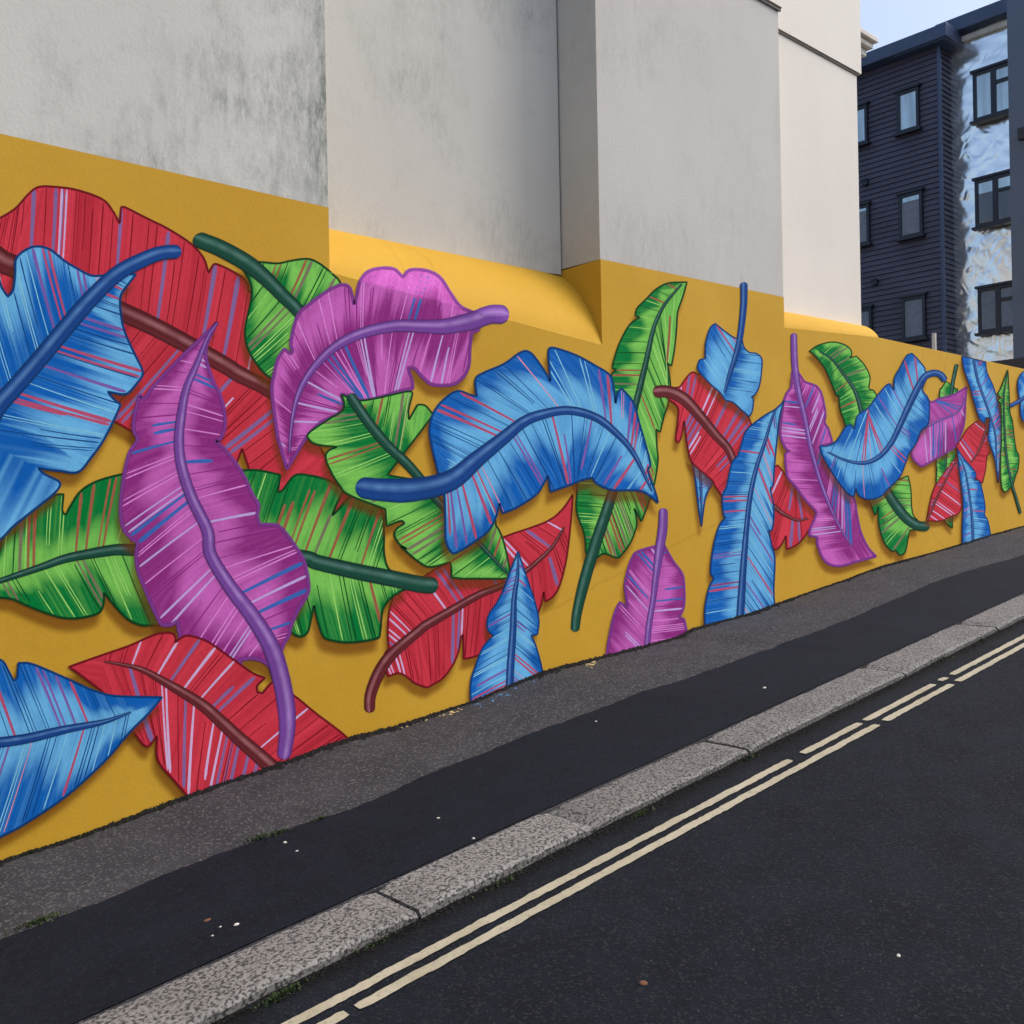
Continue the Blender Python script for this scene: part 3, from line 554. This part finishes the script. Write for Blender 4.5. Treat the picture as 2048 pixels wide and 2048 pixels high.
 ('G', 'K 650,565 750,500 900,465 1030,490 1100,540 1120,600 1095,640 1170,620 1260,720 1320,850 1310,980 1380,1030 L 1500,0 1640,600 1740,560 1770,700 1780,900 1800,1000 1850,1060 1850,1150 1760,1160 1740,1250 1710,1400 1650,1440 1600,1380 1570,1400 1480,1300 1420,1100 1412,900 1380,1000 1330,880 1200,600 K 1050,1390 990,1200 975,1050 950,1060 900,930 820,750 700,600',
  'N 470,1490 300,1480 150,1400 0,1240 L 1500,720 1300,300 K 1220,1220 1150,1000 1050,850 900,660 760,570', [20, 22, 18, 11, 9, 6, 2], (80, 100), (130, 100), LC, DC, .7, 'green leaf with thick stem behind the curved blue leaf'),
 ('G', 'M 620,850 650,750 720,640 780,680 820,700 870,760 900,830 N 870,300 870,500 810,720 830,820 830,1000 820,1300 820,1520 700,1400 650,1200 620,1000 570,800 580,600 570,440', 'M 890,370 850,550 810,800 N 720,450 730,800 760,1150 800,1450', [8, 7, 6, 4, 3, 1], (110, 110), (110, 110), LC, DC, .55, 'narrow green leaf hanging under the pink leaf'),
 ('R', 'N 580,820 900,380 930,800 960,1170 900,1300 830,1320 640,1400 420,1400 490,1050', 'N 430,1395 600,1000 880,450', [4, 4, 2], (100, 100), (100, 100), FL, FL, .55, 'small red leaf near the far end'),
 ('P', 'M 1040,720 950,780 800,860 600,910 500,960 440,920 400,1100 300,1500 180,1720 240,1880 N 260,500 340,560 430,520 600,420 750,330 870,250 M 900,1560 980,1380 1010,1200 1020,950', 'M 250,1480 400,1350 600,1250 850,1150 950,1050 1000,900', [5, 5, 4, 3, 1], (95, 110), (120, 110), FL, LC, .6, 'pink leaf beside the stem of the curved blue leaf'),
 ('B', 'K 770,1610 850,1610 950,1550 1050,1400 1110,1380 1145,1430 1180,1280 1300,1190 1380,1080 1480,960 1530,920 1580,1000 1590,860 1650,750 1720,620 1780,590 1850,660 1930,760 M 380,450 430,560 350,760 440,900 460,1050 440,1300 330,1400 250,1600 180,1700 L 1740,330 1700,450 1640,580 1500,720 1430,790 1300,820 1200,780 1162,700 1140,790 1080,760 950,600 800,350 765,240',
  'M 710,640 640,540 530,510 400,560 300,700 150,1000 0,1330 K 1550,1580 1420,1730 1250,1800 1050,1770 850,1680', [13, 14, 14, 12, 11, 9, 5, 2], (62, 92), (150, 88), LC, LC, .75, 'curved blue leaf with hooked stem'),
 ('R', 'M 1210,1250 1130,1300 1050,1370 980,1480 900,1600 N 870,250 900,300 1000,520 1200,760 1280,820 1330,600 1350,400 M 1400,1700 1300,1280', 'M 1400,980 1380,1200 1300,1500 1200,1750 1090,1900', [6, 6, 5, 4, 2], (110, 110), (110, 110), FL, FL, .6, 'red leaf near the far end'),
 ('B', 'M 965,250 1330,340 1350,500 1440,700 1500,900 1550,1150 1580,1400 1560,1700 N 1550,500 1525,820 1480,500 1440,350 1370,150 M 1370,1480 1400,1200 1330,1200 1310,1290 1230,1200 1150,950 1100,760 1060,640 990,430', 'M 1140,300 1200,600 1320,950 1420,1250 1480,1500 N 1500,600', [5, 5, 4, 3, 1], (125, 125), (100, 100), LC, LC, .6, 'long pale blue leaf hanging from the wall top'),
 ('B', 'N 890,300 1000,450 1170,660 1150,780 1230,800 1290,1000 1320,1200 1310,1310 1360,1400 1400,1600 1420,1900 970,1900 970,1500 980,1100 930,700 900,400', 'N 1140,1850 1110,1300 1060,900 1000,600 920,400', [5, 5, 4, 3, 1], (110, 110), (100, 100), LC, LC, .6, 'narrow blue leaf standing on the pavement line near the far end'),
 ('G', 'M 1670,460 1690,800 1700,1100 1740,1250 1770,1500 1800,1700 N 1840,400 1830,600 1790,700 1750,850 1700,900 1630,960 1580,900 1560,700 1560,400 M 1570,1600 1570,1300 1560,1000 1510,940 1560,900 1510,830 1560,750 1620,600', 'N 1870,1290 1800,1050 1720,780 1650,400 M 1620,1400 1610,900 1660,500', [5, 5, 4, 3, 1], (100, 100), (100, 100), DC, LC, .6, 'last narrow green leaf'),
 ('B', 'M 2050,440 1900,500 1830,620 1830,800 1860,950 1870,1150 1920,1260 2050,1300 2200,900', 'M 1700,1020 1800,970 2000,850 2150,800', [8, 8, 7, 4], (100, 100), (100, 100), LC, LC, .6, 'blue leaf cut by the right edge'),
 ('P', 'A 1680,1330 1560,1450 1440,1560 1300,1700 1180,1830 1110,1930 B 1080,150 1040,300 1030,420 1060,500 1000,600 960,760 940,900 930,1050 950,1180 1010,1260 1060,1300 1050,1400 1070,1530 1130,1680 1180,1800 1230,1900 C 1250,190 1320,190 1370,160 1385,250 1450,400 1900,620 F 300,462 400,450 500,480 570,560 640,350 680,280 700,200 760,60 E 760,1420 830,1300 835,1200 800,1050 730,930 620,790 540,770 460,770 440,700 450,620 400,530 340,400 250,260 150,150 110,120 D 150,1850 190,1750 180,1600 140,1480 100,1400 50,1250 50,1120 130,940',
  'F 640,1230 670,1000 660,800 610,550 540,350 400,120 E 230,1250 80,1000 B 1600,1200 1480,950 1400,700 1380,500 1400,300 1440,100 A 1520,1650 1600,1450 1675,1335', [28, 38, 38, 32, 27, 24, 22, 19, 12, 3], (118, 98), (102, 92), LC, LC, 1.25, 'biggest purple leaf with long curved stem', dict(midup=1)),
 ('R', 'C 530,515 800,420 1000,350 1200,265 1320,255 1355,290 1350,330 1400,290 1460,275 1600,320 F 200,420 400,560 500,600 440,660 440,710 480,720 530,660 580,640 740,750 900,880 1120,1050 1300,1250 900,1500 0,1850 C 1600,1800 1480,1600 1440,1510 1350,1400 1220,1240 1210,1050 1150,1130 1110,1120 1020,1010 900,850 800,720 650,600',
  'F 650,1400 560,1300 450,1200 300,1070 150,930 0,800 C 1300,650 1100,540 950,500 800,475', [34, 32, 28, 24, 19, 10, 2], (118, 122), (98, 92), FL, FL, 1.15, 'red leaf at bottom left behind the long purple stem'),
 ('B', 'A 850,960 800,970 700,970 600,920 500,860 400,780 330,750 250,750 170,790 120,850 115,950 100,1080 60,1135 10,1060 -60,900 -250,850 B -250,1450 0,1270 100,1170 250,1050 400,930 460,860 450,820 350,770 290,720 450,740 600,750 700,640 800,500 900,300 930,230 870,180 830,130 950,150 1000,130 1060,60 A 1100,1740 1090,1680 1040,1580 960,1400 930,1250 930,1130 980,1050 1050,960',
  'A 1400,785 1250,795 1100,850 900,960 700,1150 500,1380 300,1620 100,1850 B -20,250 -150,500', [28, 32, 34, 36, 36, 38, 38], (114, 110), (126, 122), DC, DC, 1.25, 'big blue leaf with thick stem at the upper left edge'),
 ('B', 'C 1250,750 1000,745 850,735 700,690 500,600 250,495 140,485 130,600 100,620 60,540 0,460 -200,400 -200,1950 0,1830 170,1740 500,1520 800,1250 1000,1020 1150,870',
  'C -200,1130 -80,1110 200,1070 500,1000 800,940 1010,865', [22, 21, 18, 12, 2], (100, 98), (116, 120), LC, LC, 1.2, 'blue leaf at the lower left edge'),
]
def rsamp(P, step):
    d = np.r_[0, np.cumsum(np.hypot(*np.diff(P, axis=0).T))]; n = max(4, int(d[-1]/step)); t = np.linspace(0, d[-1], n)
    return np.stack([np.interp(t, d, P[:, 0]), np.interp(t, d, P[:, 1])], 1), t
def make_leaf(li, spec, level):
    kind, outl, mids, mw, aL, aR, pL, pR, sz, label = spec[:10]; ext = spec[10] if len(spec) > 10 else {}
    pal = PAL[kind]; R = np.random.RandomState(100+li); rr = random.Random(200+li)
    poly = smooth_closed(path(outl), 3.0*sz); mid, ms = rsamp(crspline(path(mids), 4), 2.0 if sz > .65 else 1.0)
    base_l = level*.0006; art = Art(); T = np.gradient(mid, axis=0); w_s = max(3, int(52*sz/(ms[1]-ms[0]))); T = np.stack([np.convolve(np.pad(T[:, c], w_s, mode='edge'), np.ones(2*w_s+1)/(2*w_s+1), 'valid') for c in (0, 1)], 1); T /= np.hypot(T[:, 0], T[:, 1])[:, None]; Ltot = ms[-1]
    area = np.sum(poly[:, 0]*np.roll(poly[:, 1], -1)-np.roll(poly[:, 0], -1)*poly[:, 1]); sgn = -1 if area > 0 else 1   # outward normal sign
    # painted drop shadow: airbrushed brown rim below and left of the leaf
    so = np.array([-6, 20])*sz; sc = (104, 56, 14); pp, _ = rsamp(np.vstack([poly, poly[:1]]), 4*sz); pp = pp[:-1]+so
    al = .5; sp_ = 3.6*sz; lo_, hi_ = pp.min(0)-14*sz, pp.max(0)+14*sz; lo_[0] = max(lo_[0], -60); hi_ = np.minimum(hi_, (2100, 1790))
    hx_, hy_ = np.meshgrid(np.arange(lo_[0], hi_[0]+sp_, sp_), np.arange(lo_[1], hi_[1]+sp_, sp_)); q_ = np.stack([hx_.ravel(), hy_.ravel()], 1)
    dm = np.full(len(q_), 1e9)
    for k in range(len(pp)): dm = np.minimum(dm, (q_[:, 0]-pp[k, 0])**2+(q_[:, 1]-pp[k, 1])**2)
    dm = np.sqrt(dm); dm[inside(pp, q_[:, 0], q_[:, 1])] *= -1; aa = np.clip((9*sz-dm)/(17*sz), 0, 1); aa = al*aa*aa*(3-2*aa)
    keep = (aa > .002).reshape(hx_.shape); il = inside(poly, hx_, hy_); cellk = (keep[:-1, :-1] | keep[1:, :-1] | keep[:-1, 1:] | keep[1:, 1:]) & ~(il[:-1, :-1] & il[1:, :-1] & il[:-1, 1:] & il[1:, 1:])
    nd = np.zeros(hx_.shape, bool); nd[:-1, :-1] |= cellk; nd[1:, :-1] |= cellk; nd[:-1, 1:] |= cellk; nd[1:, 1:] |= cellk
    ix = -np.ones(hx_.shape, int); ix[nd] = np.arange(nd.sum()); cj, ci = np.where(cellk)
    if len(cj):
        cc = np.tile(K4(sc), (nd.sum(), 1)); cc[:, 3] = aa.reshape(hx_.shape)[nd]
        art.add(np.stack([hx_[nd], hy_[nd]], 1), cc, np.stack([ix[cj, ci], ix[cj+1, ci], ix[cj+1, ci+1], ix[cj, ci+1]], 1), base_l)
    # fill: cells coloured by their place between midrib and rim
    pitch = 2.3 if sz > .8 else (1.7 if sz > .65 else 1.1)
    x0, y0 = poly.min(0)-pitch; x1, y1 = poly.max(0)+pitch; x0 = max(x0, -70); y1 = min(y1, 1800); x1 = min(x1, 2110)
    gx = np.arange(x0, x1+pitch, pitch); gy = np.arange(y0, y1+pitch, pitch); GX, GY = np.meshgrid(gx, gy)
    ins = inside(poly, GX[:-1, :-1]+pitch/2, GY[:-1, :-1]+pitch/2)
    need = np.zeros(GX.shape, bool); need[:-1, :-1] |= ins; need[1:, :-1] |= ins; need[:-1, 1:] |= ins; need[1:, 1:] |= ins
    idx = -np.ones(GX.shape, int); idx[need] = np.arange(need.sum()); P = np.stack([GX[need], GY[need]], 1)
    jj, ii = np.where(ins); F = np.stack([idx[jj, ii], idx[jj+1, ii], idx[jj+1, ii+1], idx[jj, ii+1]], 1)
    # nearest midrib point
    near = np.zeros(len(P), int); dist = np.full(len(P), 1e9)
    for k in range(0, len(mid), 2):
        dd = (P[:, 0]-mid[k, 0])**2+(P[:, 1]-mid[k, 1])**2; b = dd < dist; dist[b] = dd[b]; near[b] = k
    dv = P-mid[near]; Tn = T[near]; side = Tn[:, 0]*dv[:, 1]-Tn[:, 1]*dv[:, 0]      # >0: screen right-hand side
    tt = ms[near]/Ltot; perp = np.abs(side); sgnr = side > 0
    def ang(t, right): a = aR if right else aL; return a[0]+(a[1]-a[0])*t
    A = np.where(sgnr, aR[0]+(aR[1]-aR[0])*tt, aL[0]+(aL[1]-aL[0])*tt)
    sv = ms[near]+(Tn*dv).sum(1)*((near > 0) & (near < len(mid)-2))+perp*np.tan(np.radians(np.clip(A-90, -55, 55)))
    def vein(s, right):
        k = int(np.clip(np.searchsorted(ms, s), 0, len(mid)-1)); a = math.radians(ang(ms[k]/Ltot, right))*(1 if right else -1); tx, ty = T[k]
        return mid[k], np.array([tx*math.cos(a)-ty*math.sin(a), tx*math.sin(a)+ty*math.cos(a)])
    ks = np.arange(0, Ltot, 6*sz); tab = {}
    inm = inside(poly, mid[:, 0], mid[:, 1])
    for rt in (False, True):
        Ls = []
        for s in ks:
            p, d = vein(s, rt); k = int(np.clip(np.searchsorted(ms, s), 0, len(mid)-1)); Ls.append(raylen(poly, p, d) if inm[k] else np.nan)
        Ls = np.array(Ls); ok = ~np.isnan(Ls); Ls = np.interp(ks, ks[ok], Ls[ok]) if ok.any() else np.full(len(ks), 60*sz)
        sm = np.convolve(np.pad(Ls, 3, mode='edge'), np.ones(7)/7, 'valid'); tab[rt] = (Ls, sm)
    Lp = np.where(sgnr, np.interp(sv, ks, tab[True][1]), np.interp(sv, ks, tab[False][1]))
    v = np.sqrt(dist)/np.maximum(Lp, 4)
    n1 = vnoise(sv/(9*sz)+sgnr*500+1000, 300+li)-.5; n2 = vnoise(sv/(2.6*sz)+sgnr*500+1500, 400+li)-.5; n3 = vnoise(sv/(30*sz)+sgnr*300+800, 500+li)-.5
    vv = v+.26*n1+.12*n2+.5*n3
    ton = np.where(sgnr, np.interp(vv, [a for a, b in pR], [b for a, b in pR]), np.interp(vv, [a for a, b in pL], [b for a, b in pL]))
    ton = np.clip(ton+.42*n2+.18*n1+(.35*n3+.25*n1 if kind == 'R' else 0), 0, 1)
    C = K4(pal['dark'])[None]*(1-ton[:, None])+K4(pal['light'])[None]*ton[:, None]
    sh = 1-.12*np.exp(-np.sqrt(dist)/(10*sz)); C[:, :3] *= sh[:, None]; C[:, 3] = 1
    art.add(P, C, F, base_l+.0001)
    # vein stripes
    dens = 19*sz; nst = [0]; s = 12*sz; 
    wts = [x[3] for x in pal['st']]
    def stripe(s, rt, col, w, v0, v1, a=1.0):
        k = int(np.clip(np.searchsorted(ms, s), 0, len(mid)-1))
        if not inm[k]: return
        p, d = vein(s, rt); L_ = raylen(poly, p, d)
        if np.isnan(L_) or L_ < 8*sz: return
        L_ = min(L_, tab[rt][1][min(len(ks)-1, int(s/(6*sz)))]*1.6)
        a0 = p+d*L_*v0; a1 = p+d*L_*v1; n_ = max(3, int(L_*(v1-v0)/10)); t = np.linspace(0, 1, n_)[:, None]; cur = np.array([-d[1], d[0]])*L_*.02*(1 if rt else -1)
        Pp = a0+(a1-a0)*t+cur*(t*t); wd = w*.5*(.75+.5*t[:, 0])*np.where((t[:, 0] == 1), .5, 1)
        c4 = K4(col, a); nst[0] += 1; art.strip(Pp, [(-wd, c4), (wd, c4)], base_l+.00012+nst[0]*1.5e-6)
    for rt in (False, True):
        s = R.uniform(5, 15)*sz
        while s < Ltot-6*sz:
            k = R.choice(len(wts), p=np.array(wts)/sum(wts)); col, w, ln, _ = pal['st'][k]
            w = w*sz*R.uniform(.85, 1.35)*(1.45 if w < 1.5 else 1.8); v0 = 0.0 if R.rand() < .88 else R.uniform(.05, .45)
            v1 = min(.97, v0+ln*R.uniform(.6, 1.1)) if R.rand() < .12 else .985
            if v1-v0 > .12:
                stripe(s, rt, col, w, v0, v1, .9)
                if R.rand() < .4: stripe(s+w*1.9+1.5*sz, rt, col, w*.8, v0+.02, v1, .9)
            s += R.uniform(.5, 1.5)*dens
    # contour
    ow = (1.9 if kind != 'P' else 2.1)*sz; pc, _ = rsamp(np.vstack([poly, poly[:1]]), 3*sz); pc = pc[:-1]
    oc = K4(pal['out']); of = K4(pal['out'], 0 if kind == 'P' else 1); soft = ow*(1.9 if kind == 'P' else 1.25)
    ox = K4(pal['out'], 0)
    art.strip(pc, [(-soft, ox), (-ow*.7, oc), (ow*.7, oc), (soft, ox)], base_l+.00038, True)
    o = art.build('painted_leaf', pw); wp(o); o['label'] = label
    # midrib and stem
    a2 = Art(); ml = base_l+.00046+(.0012 if ext.get('midup') else 0)
    wd = np.interp(np.linspace(0, 1, len(mid)), np.linspace(0, 1, len(mw)), mw)/2*.9; Pm = mid; Wd = wd.copy()
    r0 = wd[0]; dcap = ms; cap = dcap < r0; Wd[cap] = wd[cap]*np.sqrt(np.clip(1-((r0-dcap[cap])/r0)**2, .02, 1))
    ex, hi, lo = pal['mid']; nn_ = vnoise(ms/(14*sz)+300, 600+li)[:, None]
    e4, h4, l4 = K4(ex), K4(hi), K4(lo); hl = h4*(.45+.4*nn_)+e4*(.55-.4*nn_); hl[:, 3] = 1; o4 = K4(tuple(.75*x for x in ex)); oo = K4(tuple(.75*x for x in ex), 0)
    up = 1 if T[len(T)//2][0] < 0 else -1
    # highlight sits on the upper side
    a2.strip(Pm, [(-Wd-1.6*sz, oo), (-Wd, o4), (-Wd*.72, e4 if up > 0 else l4), (-Wd*.25, l4 if up > 0 else hl), (Wd*.25, hl if up > 0 else l4), (Wd*.72, e4), (Wd, o4), (Wd+1.6*sz, oo)], ml)
    m_ = mesh('midrib', wallpoint(np.vstack(a2.P), np.concatenate(a2.L)), a2.F, M_PAINT, o, np.vstack(a2.C)); m_.matrix_parent_inverse = Matrix()
    return o
boxes = []; levels = []
for li, sp in enumerate(LEAVES):
    p = path(sp[1]); q = path(sp[2]); b = np.r_[np.minimum(p.min(0), q.min(0))-15, np.maximum(p.max(0), q.max(0))+15]
    lv = 1+max([l for l, c in zip(levels, boxes) if not (c[2] < b[0] or c[0] > b[2] or c[3] < b[1] or c[1] > b[3])], default=0)
    boxes.append(b); levels.append(lv); make_leaf(li, sp, lv)
print('max level', max(levels))

# ---------------------------------------------------------------- small things on the ground
def chips(name, pts, size, mat, flat=.5, **kw):
    mb = MB()
    for (x, y, z) in pts:
        s = size*rnd.uniform(.4, 1.5); a = rnd.uniform(0, 6.28); n_ = rnd.choice((4, 5)); ring = [(x+s*math.cos(a+6.28*i/n_)*rnd.uniform(.6, 1), y+s*.8*math.sin(a+6.28*i/n_)*rnd.uniform(.6, 1), z-.001) for i in range(n_)]
        mb.add(ring+[(x+s*.2, y, z+s*flat)], [(i, (i+1) % n_, n_) for i in range(n_)])
    o = mb.build(name, mat); tag(o, **kw); return o
pts = []
for i in range(9000):
    x = .6+13*rnd.random()**1.3; w = max(0, wob(np.float64(x), 3.1, 77)+.45); y = D-.002-abs(rnd.gauss(0, .022))*(.35+w)
    pts.append((x, y, float(pave_z(x, y))))
chips('wall_base_grit', pts, .012, M_GRIT, .9, kind='stuff', label='dark grit and crumbs gathered along the foot of the painted wall')
pts = []
for i in range(2600):
    x = .8+12*rnd.random()**1.2; y = YK0-.012-abs(rnd.gauss(0, .022)); pts.append((x, y, fx(x)+.002))
chips('gutter_grit', pts, .007, M_GRIT, .7, kind='stuff', label='dark grit and moss in the gutter along the granite kerb')
pts = []
for i in range(900):
    x = 1.6+4.6*rnd.random(); w = max(0, wob(np.float64(x), 2.3, 91)+.25)
    if rnd.random() < .25+w: pts.append((x, D-.006-abs(rnd.gauss(0, .012+.014*w)), float(pave_z(x, D-.02))))
chips('wall_base_rubble', pts, .022, M_GRIT, .7, kind='stuff', label='black crumbled tarmac lumps in the gap at the foot of the painted wall')
def tufts(name, spots, **kw):
    mb = MB()
    for (cx, cy, cz, r, n_) in spots:
        for i in range(n_):
            a = rnd.uniform(0, 6.28); d = abs(rnd.gauss(0, r)); x = cx+d*math.cos(a)*1.6; y = cy+d*math.sin(a)*.5; h = rnd.uniform(.004, .016); b = rnd.uniform(0, 6.28); w = rnd.uniform(.002, .005); l = rnd.uniform(.004, .012)
            mb.add([(x-w*math.sin(b), y+w*math.cos(b), cz+(x-cx)*TT), (x+w*math.sin(b), y-w*math.cos(b), cz+(x-cx)*TT), (x+l*math.cos(b), y+l*math.sin(b), cz+h+(x-cx)*TT)], [(0, 1, 2)])
    o = mb.build(name, M_GREEN); tag(o, **kw)
sp = []
for px, py, r, n_ in ((80, 1845, .05, 260), (65, 1850, .03, 120), (520, 1678, .05, 220), (560, 1668, .03, 150), (165, 1668, .05, 150), (290, 1615, .05, 160), (335, 1598, .04, 120), (60, 1700, .05, 120), (640, 1640, .04, 70)):
    p = on_pave(px, py); sp.append((p.x, p.y, p.z+.005, r*.8, int(n_*.6)))
for px, py, r, n_ in ((570, 1988, .035, 300), (545, 2003, .03, 150), (1280, 1630, .03, 200), (1500, 1517, .03, 140), (760, 1885, .05, 130), (1000, 1770, .05, 90), (1880, 1322, .08, 120), (1960, 1280, .1, 120)):
    p = hx(px, py, NR, 0); sp.append((p[0], min(p[1], YK0-.012), p[2]+.002, r*.8, int(n_*.6)))
tufts('moss', sp, kind='stuff', label='small tufts of moss and weeds in the pavement and gutter cracks')
def pebble(px, py, r, mat, label, cat='stone', road_=False, flat=.45):
    p = hx(px, py, NR, 0) if road_ else on_pave(px, py); V = []; F = []; z0 = p[2]+(.0 if road_ else .005)
    for j, (rr_, h) in enumerate([(1, 0), (.95, .35), (.6, .8)]):
        for i in range(8): a = i*.785; q = r*rr_*(1+.18*math.sin(2*a+px)); V.append((p[0]+q*math.cos(a)*1.3, p[1]+q*math.sin(a), z0+r*flat*h*2))
    V.append((p[0], p[1], z0+r*flat*2)); F = [(j*8+i, j*8+(i+1) % 8, (j+1)*8+(i+1) % 8, (j+1)*8+i) for j in range(2) for i in range(8)]+[(16+i, 16+(i+1) % 8, 24) for i in range(8)]
    tag(mesh('pebble' if cat == 'stone' else 'litter', V, F, mat, smooth=True), label, cat, 'pale chips scattered on the ground' if cat == 'stone' else None)
pebble(473, 1853, .0075, M_PALE, 'white pebble on the dark pavement, brightest of its cluster near the kerb')
pebble(441, 1857, .004, M_PALE, 'tiny grey-white chip just left of the brightest pebble on the pavement')
pebble(425, 1875, .004, M_PALE, 'tiny pale chip below left of the brightest pebble on the pavement')
pebble(416, 1843, .011, M_BROWN, 'brown crumpled fragment on the dark pavement beside the white pebble', 'litter', flat=.15)
pebble(570, 1688, .007, M_PALE, 'white pebble by the moss on the edge between rough and smooth pavement')
pebble(594, 1705, .005, M_PALE, 'small pale chip on the smooth pavement right below the mossy edge')
pebble(878, 1638, .009, M_PALE, 'flat pale spot of gum on the dark pavement left of middle', 'litter', flat=.08)
pebble(947, 1680, .006, M_PALE, 'small whitish chip near the kerb on the dark pavement')
pebble(1192, 1445, .006, M_PALE, 'small pale chip near the upper edge of the dark pavement')
pebble(1529, 1378, .009, M_PALE, 'pale chip on the dark pavement towards the right')
pebble(1287, 1966, .012, M_BROWN, 'brown dead leaf scrap lying alone on the road', 'litter', True, .15)
pebble(1797, 1912, .006, M_PALE, 'pale chip lying on the road at lower right', 'stone', True)
pts = []
for i in range(150):
    px = 1300+750*rnd.random(); py = 1500+540*rnd.random(); p = hx(px, py, NR, 0)
    if p[1] < 2.38: pts.append((p[0], p[1], p[2]))
chips('road_chippings', pts, .0035, plain('grey_chip', (.14, .15, .15), .8), .4, kind='stuff', label='pale stone chippings scattered on the road')
pts = []
for (a, b, n_) in (((800, 1452), (855, 1434), 90), ((1170, 1332), (1190, 1326), 22), ((880, 1436), (925, 1418), 14)):
    for i in range(n_):
        t = rnd.random(); p = on_pave(a[0]+(b[0]-a[0])*t+rnd.gauss(0, 2), a[1]+(b[1]-a[1])*t+rnd.gauss(0, 2.5))
        if p: pts.append((p.x, min(p.y, D-.005), p.z+.001))
chips('ochre_paint_flakes', pts, .013, M_YCHIP, .12, kind='stuff', label='flakes and spills of ochre paint on the pavement by the wall')
pts = []
for i in range(18):
    t = rnd.random(); p = on_pave(935+150*t+rnd.gauss(0, 4), 1412-55*t+abs(rnd.gauss(0, 5)));
    if p: pts.append((p.x, min(p.y, D-.005), p.z+.001))
chips('blue_paint_flakes', pts, .011, plain('spilt_blue_paint', alb(70, 130, 185), .8), .1, kind='stuff', label='flakes of blue paint on the pavement under the pointed blue leaf')
